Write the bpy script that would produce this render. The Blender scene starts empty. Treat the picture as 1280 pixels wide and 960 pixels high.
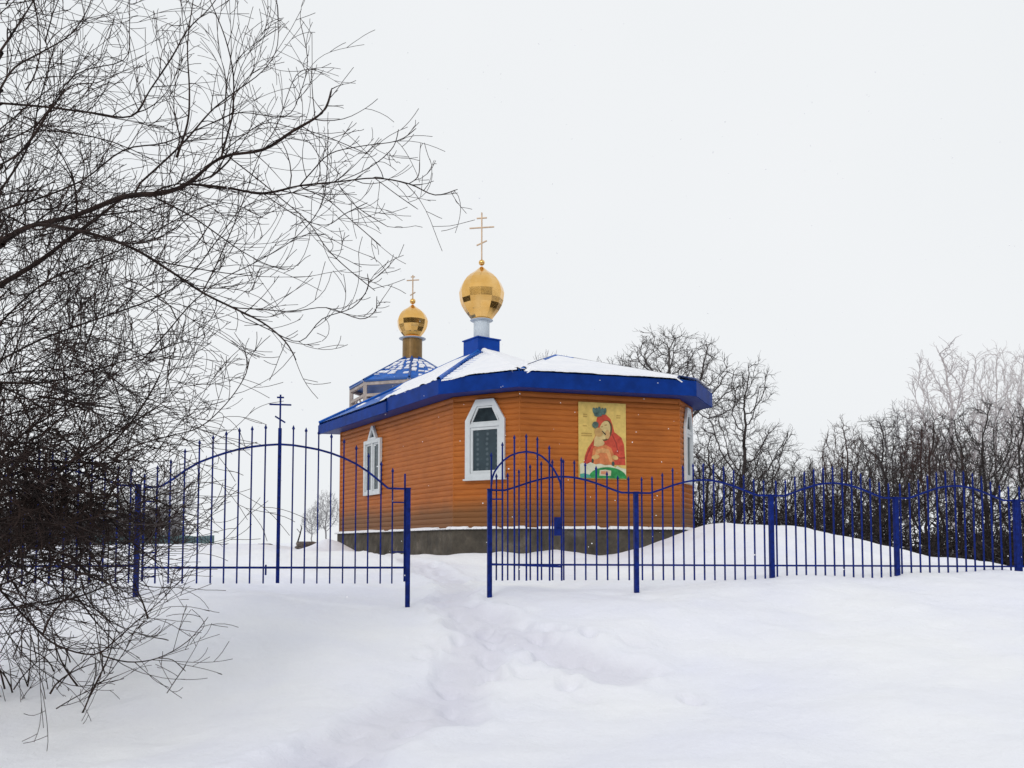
import bpy, math, random
import numpy as np
from mathutils import Vector, Matrix

scene = bpy.context.scene
COL = scene.collection
EYE = 1.6                      # height of the photographer's eye above the snow he stands on
F = 1100.0; PITCH = math.radians(3.5); HOR = 685.0
CY = HOR - F*math.tan(PITCH)

def at(px, py, Y):
    """world point on the ray of a photo pixel at distance Y (used to lay the place out)"""
    u = (px-640)/F; v = -(py-CY)/F
    d = Vector((u, math.cos(PITCH)-v*math.sin(PITCH), math.sin(PITCH)+v*math.cos(PITCH)))
    return Vector((d.x/d.y*Y, Y, EYE+d.z/d.y*Y))

# ------------------------------------------------------------------ materials
def new_mat(name):
    m = bpy.data.materials.new(name); m.use_nodes = True
    nt = m.node_tree; b = nt.nodes['Principled BSDF']
    return m, nt, b
def noise(nt, scale, detail=4, rough=.6, coord='Object', sc=(1,1,1)):
    tc = nt.nodes.new('ShaderNodeTexCoord'); mp = nt.nodes.new('ShaderNodeMapping')
    mp.inputs['Scale'].default_value = sc
    n = nt.nodes.new('ShaderNodeTexNoise'); n.inputs['Scale'].default_value = scale
    n.inputs['Detail'].default_value = detail; n.inputs['Roughness'].default_value = rough
    nt.links.new(tc.outputs[coord], mp.inputs['Vector']); nt.links.new(mp.outputs['Vector'], n.inputs['Vector'])
    return n
def ramp(nt, src, stops):
    r = nt.nodes.new('ShaderNodeValToRGB'); e = r.color_ramp.elements
    while len(e) < len(stops): e.new(.5)
    for i, (p, c) in enumerate(stops):
        e[i].position = p; e[i].color = (*c, 1) if len(c) == 3 else c
    nt.links.new(src, r.inputs['Fac']); return r
def bump(nt, b, src, strength, dist):
    bp = nt.nodes.new('ShaderNodeBump'); bp.inputs['Strength'].default_value = strength
    bp.inputs['Distance'].default_value = dist
    nt.links.new(src, bp.inputs['Height']); nt.links.new(bp.outputs['Normal'], b.inputs['Normal']); return bp
def mixc(nt, fac, a, b, mode='MIX'):
    m = nt.nodes.new('ShaderNodeMix'); m.data_type = 'RGBA'; m.blend_type = mode
    for sock, val in ((m.inputs[0], fac), (m.inputs[6], a), (m.inputs[7], b)):
        if isinstance(val, bpy.types.NodeSocket): nt.links.new(val, sock)
        elif isinstance(val, (int, float)): sock.default_value = val
        else: sock.default_value = (*val, 1)
    return m.outputs[2]
def simple(name, col, rough=.5, metal=0, var=.12, scale=6, spec=.5, bmp=0):
    m, nt, b = new_mat(name)
    n = noise(nt, scale)
    lo = tuple(c*(1-var*1.6) for c in col); hi = tuple(min(1, c*(1+var)) for c in col)
    r = ramp(nt, n.outputs['Fac'], [(.3, lo), (.7, hi)])
    nt.links.new(r.outputs['Color'], b.inputs['Base Color'])
    b.inputs['Roughness'].default_value = rough; b.inputs['Metallic'].default_value = metal
    b.inputs['Specular IOR Level'].default_value = spec
    if bmp: bump(nt, b, n.outputs['Fac'], bmp, .01)
    return m

def snow_material():
    m, nt, b = new_mat('snow')
    big = noise(nt, .35, 3)
    r = ramp(nt, big.outputs['Fac'], [(.35, (.80, .81, .90)), (.65, (.875, .88, .905))])
    # lilac shade of the trodden tracks painted into the colour, carried by a vertex attribute
    at_ = nt.nodes.new('ShaderNodeAttribute'); at_.attribute_name = 'tread'
    c = mixc(nt, at_.outputs['Fac'], r.outputs['Color'], (.60, .58, .67))
    nt.links.new(c, b.inputs['Base Color'])
    b.inputs['Roughness'].default_value = .75; b.inputs['Specular IOR Level'].default_value = .25
    f1 = noise(nt, 5.5, 6, .62); f2 = noise(nt, 90, 3, .6)
    ad = nt.nodes.new('ShaderNodeMath'); ad.operation = 'MULTIPLY_ADD'; ad.inputs[1].default_value = .05
    nt.links.new(f2.outputs['Fac'], ad.inputs[0]); nt.links.new(f1.outputs['Fac'], ad.inputs[2])
    bump(nt, b, ad.outputs[0], .55, .05)
    return m
SNOW = snow_material()

def roofsnow_material():
    m, nt, b = new_mat('roof_snow')
    n = noise(nt, 2.5, 5)
    r = ramp(nt, n.outputs['Fac'], [(.3, (.80, .81, .86)), (.7, (.88, .88, .90))])
    nt.links.new(r.outputs['Color'], b.inputs['Base Color'])
    b.inputs['Roughness'].default_value = .8
    bump(nt, b, n.outputs['Fac'], .5, .03); return m
RSNOW = roofsnow_material()

def siding_material():
    m, nt, b = new_mat('orange_log_siding')
    g = noise(nt, 3.0, 6, .65, sc=(1, 1, 9))       # grain stretched along the boards
    r = ramp(nt, g.outputs['Fac'], [(.25, (.38, .105, .016)), (.5, (.46, .135, .021)), (.78, (.54, .166, .028))])
    blot = noise(nt, .9, 3)
    rb = ramp(nt, blot.outputs['Fac'], [(.3, (.78, .77, .76)), (.7, (1, 1, 1))])
    c = mixc(nt, 1.0, r.outputs['Color'], rb.outputs['Color'], 'MULTIPLY')
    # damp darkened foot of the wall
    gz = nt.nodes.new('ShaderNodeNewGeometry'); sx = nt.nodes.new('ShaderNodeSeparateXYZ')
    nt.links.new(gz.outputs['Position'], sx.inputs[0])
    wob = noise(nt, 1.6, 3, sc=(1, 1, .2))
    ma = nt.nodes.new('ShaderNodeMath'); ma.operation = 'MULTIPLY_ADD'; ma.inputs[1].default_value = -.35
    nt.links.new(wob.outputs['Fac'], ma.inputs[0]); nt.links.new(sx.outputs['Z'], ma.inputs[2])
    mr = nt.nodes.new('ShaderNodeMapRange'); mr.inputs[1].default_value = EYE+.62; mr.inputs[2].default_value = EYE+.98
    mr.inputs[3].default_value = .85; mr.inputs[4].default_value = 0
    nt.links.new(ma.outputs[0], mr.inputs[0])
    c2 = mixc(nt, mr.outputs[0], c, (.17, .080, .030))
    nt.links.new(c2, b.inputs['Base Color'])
    b.inputs['Roughness'].default_value = .5; b.inputs['Specular IOR Level'].default_value = .25
    bump(nt, b, g.outputs['Fac'], .12, .01); return m
SIDING = siding_material()

def plinth_material():
    m, nt, b = new_mat('stone_plinth')
    n = noise(nt, 2.2, 8, .7); v = nt.nodes.new('ShaderNodeTexVoronoi'); v.inputs['Scale'].default_value = 3.2
    tc = nt.nodes.new('ShaderNodeTexCoord'); nt.links.new(tc.outputs['Object'], v.inputs['Vector'])
    r = ramp(nt, n.outputs['Fac'], [(.3, (.035, .030, .024)), (.55, (.085, .072, .055)), (.78, (.20, .175, .145))])
    c = mixc(nt, .25, r.outputs['Color'], v.outputs['Distance'], 'SOFT_LIGHT')
    nt.links.new(c, b.inputs['Base Color']); b.inputs['Roughness'].default_value = .9
    bump(nt, b, n.outputs['Fac'], .8, .05); return m
PLINTH = plinth_material()

FENCE = simple('blue_fence_paint', (.004, .018, .165), .55, var=.3, scale=18, spec=.15)
FASCIA = simple('blue_fascia', (.002, .034, .23), .55, var=.18, scale=3, spec=.12)
ROOFB = simple('blue_roof_sheet', (.003, .105, .46), .45, var=.2, scale=4, spec=.2)
SOFFIT = simple('blue_soffit', (.006, .030, .20), .55)
WHITE = simple('white_window_frame', (.62, .65, .66), .4, var=.05)
DRUMW = simple('white_drum', (.56, .62, .67), .5, var=.06)
DRUMB = simple('bronze_drum', (.22, .125, .036), .42, .35, var=.15)
BEAM = simple('weathered_beam', (.42, .36, .33), .7, var=.2)
SOIL = simple('bare_soil', (.14, .11, .095), .95, var=.4, scale=6, bmp=.8)
CROSSG = simple('gilded_cross', (.34, .24, .155), .4, .4)
TEAL = simple('teal_far_fence', (.07, .13, .14), .6)
FLAKE = simple('snowflake', (.93, .93, .95), .9, var=.02)

def gold_material():
    m, nt, b = new_mat('gold_leaf')
    n = noise(nt, 3, 3)
    r = ramp(nt, n.outputs['Fac'], [(.3, (.78, .44, .12)), (.7, (.88, .55, .20))])
    nt.links.new(r.outputs['Color'], b.inputs['Base Color'])
    b.inputs['Metallic'].default_value = 1; b.inputs['Roughness'].default_value = .11
    bump(nt, b, n.outputs['Fac'], .05, .02); return m
GOLD = gold_material()

def glass_material(name, lace=False):
    m, nt, b = new_mat(name)
    n = noise(nt, 2.5, 3)
    r = ramp(nt, n.outputs['Fac'], [(.3, (.012, .018, .022)), (.7, (.035, .050, .058))])
    c = r.outputs['Color']
    if lace:
        v = nt.nodes.new('ShaderNodeTexVoronoi'); v.inputs['Scale'].default_value = 9; v.inputs['Randomness'].default_value = .15
        tc = nt.nodes.new('ShaderNodeTexCoord'); nt.links.new(tc.outputs['Object'], v.inputs['Vector'])
        rr = ramp(nt, v.outputs['Distance'], [(.18, (.5, .5, .5)), (.42, (0, 0, 0))])
        c = mixc(nt, rr.outputs['Color'], r.outputs['Color'], (.16, .20, .22))
        c = mixc(nt, .35, c, (.09, .125, .145))
    nt.links.new(c, b.inputs['Base Color'])
    b.inputs['Roughness'].default_value = .15; b.inputs['Specular IOR Level'].default_value = .3 if lace else .08
    return m
GLASS = glass_material('dark_glass'); LACE = glass_material('lace_curtained_glass', True)

def bark(name, dark, light, frost):
    m, nt, b = new_mat(name)
    n = noise(nt, 9, 4)
    r = ramp(nt, n.outputs['Fac'], [(.3, dark), (.7, light)])
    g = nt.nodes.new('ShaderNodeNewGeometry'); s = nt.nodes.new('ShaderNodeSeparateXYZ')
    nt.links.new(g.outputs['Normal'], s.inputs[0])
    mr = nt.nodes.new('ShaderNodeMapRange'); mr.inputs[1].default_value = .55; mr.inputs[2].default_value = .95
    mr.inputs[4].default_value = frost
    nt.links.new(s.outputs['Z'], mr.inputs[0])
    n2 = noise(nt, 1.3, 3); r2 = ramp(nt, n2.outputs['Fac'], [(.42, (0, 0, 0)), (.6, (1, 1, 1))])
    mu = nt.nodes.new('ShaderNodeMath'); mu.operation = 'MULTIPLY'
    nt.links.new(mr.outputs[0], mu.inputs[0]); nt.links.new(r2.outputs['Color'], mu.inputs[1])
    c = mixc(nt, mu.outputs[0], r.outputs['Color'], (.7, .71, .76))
    nt.links.new(c, b.inputs['Base Color']); b.inputs['Roughness'].default_value = .85
    b.inputs['Specular IOR Level'].default_value = .2
    return m
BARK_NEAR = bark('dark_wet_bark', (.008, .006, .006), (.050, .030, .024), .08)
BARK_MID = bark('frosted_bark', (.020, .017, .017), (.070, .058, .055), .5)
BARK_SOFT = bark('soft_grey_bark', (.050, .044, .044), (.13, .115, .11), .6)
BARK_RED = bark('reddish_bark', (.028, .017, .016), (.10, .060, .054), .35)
BARK_FAR = bark('pale_haze_tinted_bark', (.40, .37, .37), (.60, .56, .56), .5)  # haze over far trees put into a lighter bark colour
BARK_FAR2 = bark('grey_haze_tinted_bark', (.15, .145, .15), (.30, .29, .30), .5)  # greyer bark colour with the haze of distance painted in
BRUSH = bark('undergrowth_bark', (.010, .008, .008), (.045, .036, .032), .2)

# ------------------------------------------------------------------ mesh helpers
class MB:
    def __init__(s): s.v = []; s.f = []; s.mi = []
    def add(s, vs, fs, mi=0):
        o = len(s.v); s.v.extend([tuple(p) for p in vs])
        s.f.extend([tuple(i+o for i in f) for f in fs]); s.mi.extend([mi]*len(fs))
    def box(s, c, sx, sy, sz, ax=None):
        ax = ax or (Vector((1,0,0)), Vector((0,1,0)), Vector((0,0,1)))
        vs = [Vector(c)+ax[0]*(sx*i)+ax[1]*(sy*j)+ax[2]*(sz*k) for i in (-.5,.5) for j in (-.5,.5) for k in (-.5,.5)]
        s.add(vs, [(0,1,3,2),(4,6,7,5),(0,4,5,1),(2,3,7,6),(0,2,6,4),(1,5,7,3)])
    def bar(s, a, b, w, d=None, side=None, mi=0):
        """square bar from a to b"""
        a = Vector(a); b = Vector(b); t = (b-a).normalized(); d = d or w
        side = side or (Vector((0,0,1)) if abs(t.z) < .8 else Vector((0,1,0)))
        x = t.cross(side).normalized(); y = t.cross(x).normalized()
        vs = [p+x*(w*i)+y*(d*j) for p in (a, b) for i, j in ((-.5,-.5),(.5,-.5),(.5,.5),(-.5,.5))]
        s.add(vs, [(0,3,2,1),(4,5,6,7),(0,1,5,4),(1,2,6,5),(2,3,7,6),(3,0,4,7)], mi)
    def tube(s, pts, rad, n=4, cap=False):
        pts = [Vector(p) for p in pts]; k = len(pts)
        if not hasattr(rad, '__len__'): rad = [rad]*k
        t0 = (pts[-1]-pts[0]).normalized() if (pts[-1]-pts[0]).length > 1e-6 else Vector((0,0,1))
        ref = Vector((.31,.17,.94)) if abs(t0.z) < .7 else Vector((.9,.4,.1))
        vs = []
        for i, p in enumerate(pts):
            t = pts[min(i+1, k-1)]-pts[max(i-1, 0)]
            x = t.cross(ref)
            if x.length < 1e-9: x = Vector((1,0,0))
            x.normalize(); y = t.cross(x).normalized()
            for j in range(n):
                a = 2*math.pi*j/n; vs.append(p+(x*math.cos(a)+y*math.sin(a))*rad[i])
        fs = [(i*n+j, i*n+(j+1)%n, (i+1)*n+(j+1)%n, (i+1)*n+j) for i in range(k-1) for j in range(n)]
        if cap: fs += [tuple(range(n))[::-1], tuple(range((k-1)*n, k*n))]
        s.add(vs, fs)
    def lathe(s, c, prof, n=24, a0=0, cap=True):
        c = Vector(c); vs = []
        for r, z in prof:
            for j in range(n):
                a = a0+2*math.pi*j/n; vs.append(c+Vector((r*math.cos(a), r*math.sin(a), z)))
        k = len(prof)
        fs = [(i*n+j, i*n+(j+1)%n, (i+1)*n+(j+1)%n, (i+1)*n+j) for i in range(k-1) for j in range(n)]
        if cap: fs += [tuple(range(n))[::-1], tuple(range((k-1)*n, k*n))]
        s.add(vs, fs)
    def prism(s, pts, n, d):
        """closed slab: polygon pts, extruded by vector n*d"""
        k = len(pts); pts = [Vector(p) for p in pts]
        vs = pts+[p+n*d for p in pts]
        s.add(vs, [tuple(range(k))[::-1], tuple(range(k, 2*k))]+[(i, (i+1)%k, (i+1)%k+k, i+k) for i in range(k)])
    def frame(s, outer, inner, n, d):
        """ring between outer and inner polygon (same count), extruded by n*d"""
        k = len(outer); o = [Vector(p) for p in outer]; i_ = [Vector(p) for p in inner]
        vs = o+i_+[p+n*d for p in o]+[p+n*d for p in i_]
        fs = []
        for a in range(k):
            b = (a+1)%k
            fs += [(a,b,k+b,k+a),(2*k+a,3*k+a,3*k+b,2*k+b),(a,2*k+a,2*k+b,b),(k+a,k+b,3*k+b,3*k+a)]
        s.add(vs, fs)
    def build(s, name, mat, parent=None, smooth=False, org=None, fixn=True):
        me = bpy.data.meshes.new(name); me.from_pydata(s.v, [], s.f)
        mats = mat if isinstance(mat, (list, tuple)) else [mat]
        for m in mats: me.materials.append(m)
        if len(mats) > 1: me.polygons.foreach_set('material_index', s.mi)
        if smooth: me.polygons.foreach_set('use_smooth', [True]*len(me.polygons))
        me.update()
        if fixn and len(me.polygons) < 6000:
            import bmesh
            bm = bmesh.new(); bm.from_mesh(me); bmesh.ops.recalc_face_normals(bm, faces=bm.faces[:]); bm.to_mesh(me); bm.free()
        o = bpy.data.objects.new(name, me); COL.objects.link(o)
        if parent: o.parent = parent; o.matrix_parent_inverse = Matrix.Translation(-parent.location) if parent.type == 'EMPTY' else parent_inv(parent)
        return o
def parent_inv(p):
    bpy.context.view_layer.update(); return p.matrix_world.inverted()
def tag(o, label=None, cat=None, group=None, kind=None):
    if label: o['label'] = label
    if cat: o['category'] = cat
    if group: o['group'] = group
    if kind: o['kind'] = kind
    return o
def thing(name, label, cat, loc=(0,0,0), group=None):
    o = bpy.data.objects.new(name, None); COL.objects.link(o); o.location = loc; o.empty_display_size = .2
    return tag(o, label, cat, group)
def copy_tree(o, parent=None):
    c = o.copy(); COL.objects.link(c)
    if parent: c.parent = parent
    for ch in list(o.children): copy_tree(ch, c)
    return c

# ------------------------------------------------------------------ numpy value noise
NR = np.random.RandomState(7); NG = NR.rand(256, 256)
def vnoise(x, y):
    xi = np.floor(x).astype(int); yi = np.floor(y).astype(int); fx = x-xi; fy = y-yi
    fx = fx*fx*(3-2*fx); fy = fy*fy*(3-2*fy)
    g = lambda a, b: NG[a%256, b%256]
    return (g(xi,yi)*(1-fx)+g(xi+1,yi)*fx)*(1-fy)+(g(xi,yi+1)*(1-fx)+g(xi+1,yi+1)*fx)*fy
def fbm(x, y, o=4):
    s = 0; a = .5
    for k in range(o): s = s+a*vnoise(x*2**k+17*k, y*2**k+31*k); a *= .5
    return s

# ------------------------------------------------------------------ the snow field
def fy(px): return 12.06/(1-.195*(px-640)/F)
CP = []
def cp(px, py, Y): p = at(px, py, Y); CP.append((p.x, p.y, p.z))
for px, py in ((172,743),(510,757),(612,749),(795,738),(964,728),(1120,719),(1270,713),(20,748)): cp(px, py, fy(px))
cp(-60, 752, 10.7); cp(340,745,11.5)
# foreground
for p in ((0,0,0),(-3,2,0),(3,2,.02),(0,-6,0),(-8,0,0),(8,0,.1),(-2.2,6,.03),(0,6.2,.03),(2.5,6,.08),(4.5,6.2,.22),(-4,7,.12),(-6,8,.35),(6.5,8,.5),(0,8.5,.25),(2.5,9,.42),(-2.5,9,.36),(8,11,1.0)):
    CP.append(p)
# foot of the church walls
for px, py, Y in ((441,705,24.5),(470,702,22.5),(520,699,20.7),(567,698,19.6),(610,696,19.2),(628,690,18.9),(659,694,18.8),(692,687,18.85),(730,692,19.1),(755,695,19.2),(787,689,19.4),(842,675,19.7),(862,671,20.3),(885,657,19.5),(925,655,19.5),(964,656,19.5),(1000,660,19.2),(1036,668,18.8),(1071,677,18.4),(1100,687,18),(1129,696,17.5),(1179,700,17),(1251,705,17)):
    cp(px, py, Y)
for px, py, Y in ((640,722,15.5),(500,728,15),(780,722,15.5),(900,712,15.5),(1000,706,15.5),(1100,708,15),(350,712,16),(250,706,16),(150,705,16)): cp(px, py, Y)
# left of church
for px, py, Y in ((408,674,21.5),(400,690,19.5),(432,700,21.0),(385,686,21.5),(360,684,24),(330,680,25),(290,680,25),(260,682,24),(220,684,22),(180,682,22),(100,684,25),(0,686,28)): cp(px, py, Y)
# behind and beyond
for p in ((0,32,EYE-.1),(6,32,EYE-.35),(12,24,EYE-.45),(20,30,EYE-.55),(30,40,EYE-.7),(-10,35,EYE+.15),(-20,40,EYE+.1),(-5,45,EYE+.2),(15,50,EYE-.6),(-40,60,EYE+.2),(40,60,EYE-.7),(0,70,EYE),(0,120,EYE+.2),(-120,120,EYE),(120,120,EYE-.7),(-40,0,-.3),(40,0,.4),(0,-40,-.2),(-60,-60,0),(60,-60,0),(10,19,EYE-.35),(9,16.5,EYE-.4),(-14,20,EYE-.2),(-14,12,EYE-.7)):
    CP.append(p)
CP = np.array(CP)
def _k(r): return np.where(r > 1e-9, r*r*np.log(np.maximum(r, 1e-9)), 0)
def tps_fit(P, lam=.02):
    n = len(P); d = np.hypot(P[:,0][:,None]-P[:,0][None], P[:,1][:,None]-P[:,1][None])
    A = np.zeros((n+3, n+3)); A[:n,:n] = _k(d)+lam*np.eye(n)
    A[:n,n] = 1; A[:n,n+1] = P[:,0]; A[:n,n+2] = P[:,1]; A[n:,:n] = A[:n,n:].T
    b = np.zeros(n+3); b[:n] = P[:,2]; return np.linalg.solve(A, b)
W = tps_fit(CP)
def seg_dist(x, y, pts):
    best = np.full(x.shape, 1e9)
    for (a, b), (c, d) in zip(pts[:-1], pts[1:]):
        vx, vy = c-a, d-b; t = np.clip(((x-a)*vx+(y-b)*vy)/(vx*vx+vy*vy), 0, 1)
        best = np.minimum(best, np.hypot(x-a-t*vx, y-b-t*vy))
    return best
PATH = [(-3.2,3.5),(-2.0,5.6),(-1.35,6.7),(-.62,8.0),(-.34,9.4),(-.5,10.8),(-.85,12.2),(-.8,14),(-1.6,17),(-3.5,19.5)]
PATH2 = [(-.5,11.0),(-.1,10.3),(.45,9.6),(1.05,9.05)]
rng = random.Random(3)
PRINTS = []
for pl, stride in ((PATH, .36), (PATH2, .33)):
    for (a, b), (c, d) in zip(pl[:-1], pl[1:]):
        L = math.hypot(c-a, d-b); n = int(L/stride)
        for i in range(n):
            t = (i+rng.random()*.3)/n; s = .12 if i % 2 else -.12
            s += rng.uniform(-.08, .08)
            PRINTS.append((a+(c-a)*t-(d-b)/L*s, b+(d-b)*t+(c-a)/L*s, (c-a)/L, (d-b)/L, rng.uniform(.5, 1)))
for i in range(34):
    PRINTS.append((rng.gauss(.25, .65), rng.gauss(9.7, .75), rng.uniform(-1, 1), 1, rng.uniform(.4, 1)))
def height(x, y, detail=True):
    x = np.asarray(x, float); y = np.asarray(y, float); sh = x.shape
    xf = np.clip(x.ravel(), -120, 120); yf = np.clip(y.ravel(), -60, 120)
    out = np.zeros(xf.size)
    for i in range(0, xf.size, 20000):
        X = xf[i:i+20000]; Y = yf[i:i+20000]
        r = np.hypot(X[:,None]-CP[:,0][None], Y[:,None]-CP[:,1][None])
        out[i:i+20000] = _k(r)@W[:-3]+W[-3]+W[-2]*X+W[-1]*Y
    z = out.reshape(sh)
    R = np.hypot(x, y)
    z = z+(fbm(x*.05+9, y*.05)-.5)*np.clip((R-45)/80, 0, 1)*1.6
    tread = np.zeros(sh)
    if detail:
        near = np.clip((40-R)/20, 0, 1)
        z = z+near*((fbm(x*.55, y*.55+4, 4)-.47)*.26+(fbm(x*1.6+5, y*1.6, 3)-.44)*.09)
        # wind-rippled drifts
        z = z+near*.012*np.sin(3.1*x+1.9*y+5*fbm(x*.4, y*.4))
        for pl, dep, w in ((PATH, .045, .30), (PATH2, .045, .38)):
            d = seg_dist(x+(fbm(x*1.7, y*1.7)-.5)*.5, y+(fbm(x*1.7+8, y*1.7)-.5)*.5, pl)
            z = z-dep*np.exp(-(d/w)**4)+dep*.75*np.exp(-((d-w*1.3)/(w*.22))**2)*(.5+fbm(x*1.1, y*1.1+3))
            tread = np.maximum(tread, np.exp(-(d/w)**4)*.42)
            z = z+np.exp(-(d/w)**4)*(fbm(x*4, y*4, 3)-.45)*.06
        for (a, b, dx, dy, s) in PRINTS:
            m = (np.abs(x-a) < .5) & (np.abs(y-b) < .5)
            if not m.any(): continue
            l = math.hypot(dx, dy); u = ((x[m]-a)*dx+(y[m]-b)*dy)/l; v = ((x[m]-a)*dy-(y[m]-b)*dx)/l
            q = (u/.15)**2+(v/.085)**2
            z[m] += s*(-.060*np.exp(-q*q)+.016*np.exp(-(np.sqrt(q)-1.7)**2*5))
            tread[m] = np.maximum(tread[m], .35*s*np.exp(-q))
    return z, tread
def hz(x, y): return float(height(np.array([[x]]), np.array([[y]]), y < 15)[0][0,0])

def axis(lo, hi, step, far, grow=1.16):
    a = list(np.arange(lo, hi+1e-6, step)); s = step; x = hi
    while x < far: s *= grow; x += s; a.append(x)
    s = step; x = lo
    while x > -far: s *= grow; x -= s; a.insert(0, x)
    return a
xs = axis(-6.5, 8.5, .045, 900)
ys = list(np.arange(4.0, 13.0, .045)); y = 13.0; s = .05
while y < 24: ys.append(y); s = min(s*1.02, .14); y += s
while y < 900: ys.append(y); s *= 1.07; y += s
y = 4.0; s = .05
while y > -900: s *= 1.16; y -= s; ys.insert(0, y)
GX, GY = np.meshgrid(np.array(xs), np.array(ys))
GZ, GT = height(GX, GY)
nx, ny = len(xs), len(ys)
verts = np.stack([GX.ravel(), GY.ravel(), GZ.ravel()], 1)
idx = np.arange(nx*ny).reshape(ny, nx)
quads = np.stack([idx[:-1,:-1].ravel(), idx[:-1,1:].ravel(), idx[1:,1:].ravel(), idx[1:,:-1].ravel()], 1)
me = bpy.data.meshes.new('snow_ground')
me.vertices.add(len(verts)); me.vertices.foreach_set('co', verts.ravel())
me.loops.add(quads.size); me.loops.foreach_set('vertex_index', quads.ravel())
me.polygons.add(len(quads)); me.polygons.foreach_set('loop_start', np.arange(0, quads.size, 4))
me.polygons.foreach_set('loop_total', np.full(len(quads), 4)); me.polygons.foreach_set('use_smooth', [True]*len(quads))
atr = me.attributes.new('tread', 'FLOAT', 'POINT'); atr.data.foreach_set('value', GT.ravel())
me.update(calc_edges=True); me.materials.append(SNOW)
ground = bpy.data.objects.new('snow_ground', me); COL.objects.link(ground); ground['kind'] = 'structure'

# ------------------------------------------------------------------ the church
ZP = EYE+.43           # top of the stone plinth
ZW = EYE+3.42          # soffit
ZF = EYE+3.74          # top of fascia
ft = (-3.77, 6.2)
P = [Vector(p) for p in ((-5.08,25.97),(-1.314,19.80),(.17,19.0),(3.83,20.05),(4.37,21.25),(.60,27.45))]
church = thing('church', 'small orange wooden church with blue roof and two golden onion domes', 'church', (-.5, 23.5, EYE-.3))
cen = sum(P, Vector((0,0)))/len(P)
def outn(a, b):
    t = (b-a).normalized(); n = Vector((t.y, -t.x))
    if n.dot((a+b)/2-cen) < 0: n = -n
    return n
ROW = .125
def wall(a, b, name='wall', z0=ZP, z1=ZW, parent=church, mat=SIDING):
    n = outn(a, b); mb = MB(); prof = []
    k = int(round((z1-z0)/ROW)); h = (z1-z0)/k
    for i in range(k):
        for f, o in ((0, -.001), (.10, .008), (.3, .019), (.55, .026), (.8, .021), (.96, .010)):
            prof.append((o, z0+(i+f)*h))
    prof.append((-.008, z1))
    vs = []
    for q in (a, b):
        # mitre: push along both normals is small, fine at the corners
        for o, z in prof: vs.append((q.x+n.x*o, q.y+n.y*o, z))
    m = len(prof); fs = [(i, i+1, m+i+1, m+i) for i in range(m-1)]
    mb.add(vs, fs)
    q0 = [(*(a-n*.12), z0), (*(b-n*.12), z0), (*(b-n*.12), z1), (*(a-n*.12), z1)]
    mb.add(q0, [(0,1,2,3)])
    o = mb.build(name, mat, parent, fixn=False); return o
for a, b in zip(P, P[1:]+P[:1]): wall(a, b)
# corner beads so that boards meet cleanly
for p in P:
    mb = MB(); d = (p-cen).normalized()*.006
    mb.tube([(p.x+d.x, p.y+d.y, ZP), (p.x+d.x, p.y+d.y, ZW-.01)], .020, 8)
    mb.build('corner_trim', SIDING, church)

def offset_poly(pts, d):
    out = []; n = len(pts)
    for i in range(n):
        a, b, c = pts[i-1], pts[i], pts[(i+1) % n]
        n1 = outn(a, b); n2 = outn(b, c); k = 1+n1.dot(n2)
        out.append(b+(n1+n2)*(d/k))
    return out
# plinth with a rough face
pl = offset_poly(P, .05)
mb = MB(); prm = []
rr = random.Random(5)
for i in range(len(pl)):
    a, b = pl[i], pl[(i+1) % len(pl)]; n = outn(a, b); L = (b-a).length; k = max(2, int(L/.12))
    g = []
    for j in range(k+1):
        q = a+(b-a)*(j/k); colm = []
        for z in np.linspace(EYE-1.6, ZP-.02, 12):
            o = 0 if j in (0, k) else rr.uniform(-.018, .018)
            colm.append((q.x+n.x*o, q.y+n.y*o, z))
        g.append(colm)
    vs = [v for c in g for v in c]; mb.add(vs, [(j*12+z, (j+1)*12+z, (j+1)*12+z+1, j*12+z+1) for j in range(k) for z in range(11)])
mb.add([(*q, ZP-.02) for q in pl], [tuple(range(len(pl)))])
plinth = mb.build('plinth', PLINTH, church)
# ledge board with a line of snow on it
lo = offset_poly(P, .11); li = offset_poly(P, -.02)
mb = MB(); n_ = len(P)
for i in range(n_):
    j = (i+1) % n_
    mb.frame([(*lo[i], ZP-.018), (*lo[j], ZP-.018), (*lo[j], ZP-.004), (*lo[i], ZP-.004)][:4],
             [(*li[i], ZP-.018), (*li[j], ZP-.018), (*li[j], ZP-.004), (*li[i], ZP-.004)][:4], Vector((0,0,1)), .0)
mb = MB()
mb.prism([(*q, ZP-.02) for q in lo], Vector((0,0,1)), .014)
mb.build('ledge', simple('grey_ledge', (.25,.25,.26), .6), church)
mb = MB()
for i in (0, 1, 2, 3):
    a, b = P[i], P[i+1]; oa, ob = lo[i], lo[i+1]; k = int((b-a).length/.035)
    ring = []
    for j in range(k+1):
        t = j/k; wi = a+(b-a)*t; wo = oa+(ob-oa)*t
        th = .030+.030*float(fbm(np.array([t*9.+i*7]), np.array([2.5+i]), 3)[0])*1.6
        rch = .96+.10*rr.random()
        wo = wi+(wo-wi)*rch
        if float(fbm(np.array([t*14.+i*3]), np.array([9.]), 2)[0]) < .17: th *= .4
        ring.append([(*wo, ZP-.012), (*(wo+(wi-wo)*.1), ZP-.005+th*.75), (*(wo+(wi-wo)*.45), ZP-.005+th), (*(wi-outn(a,b)*.005), ZP-.005+th*1.15)])
    vs = [v for r in ring for v in r]
    mb.add(vs, [(j*4+c, (j+1)*4+c, (j+1)*4+c+1, j*4+c+1) for j in range(k) for c in range(3)])
mb.build('ledge_snow', RSNOW, church, smooth=True)

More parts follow.
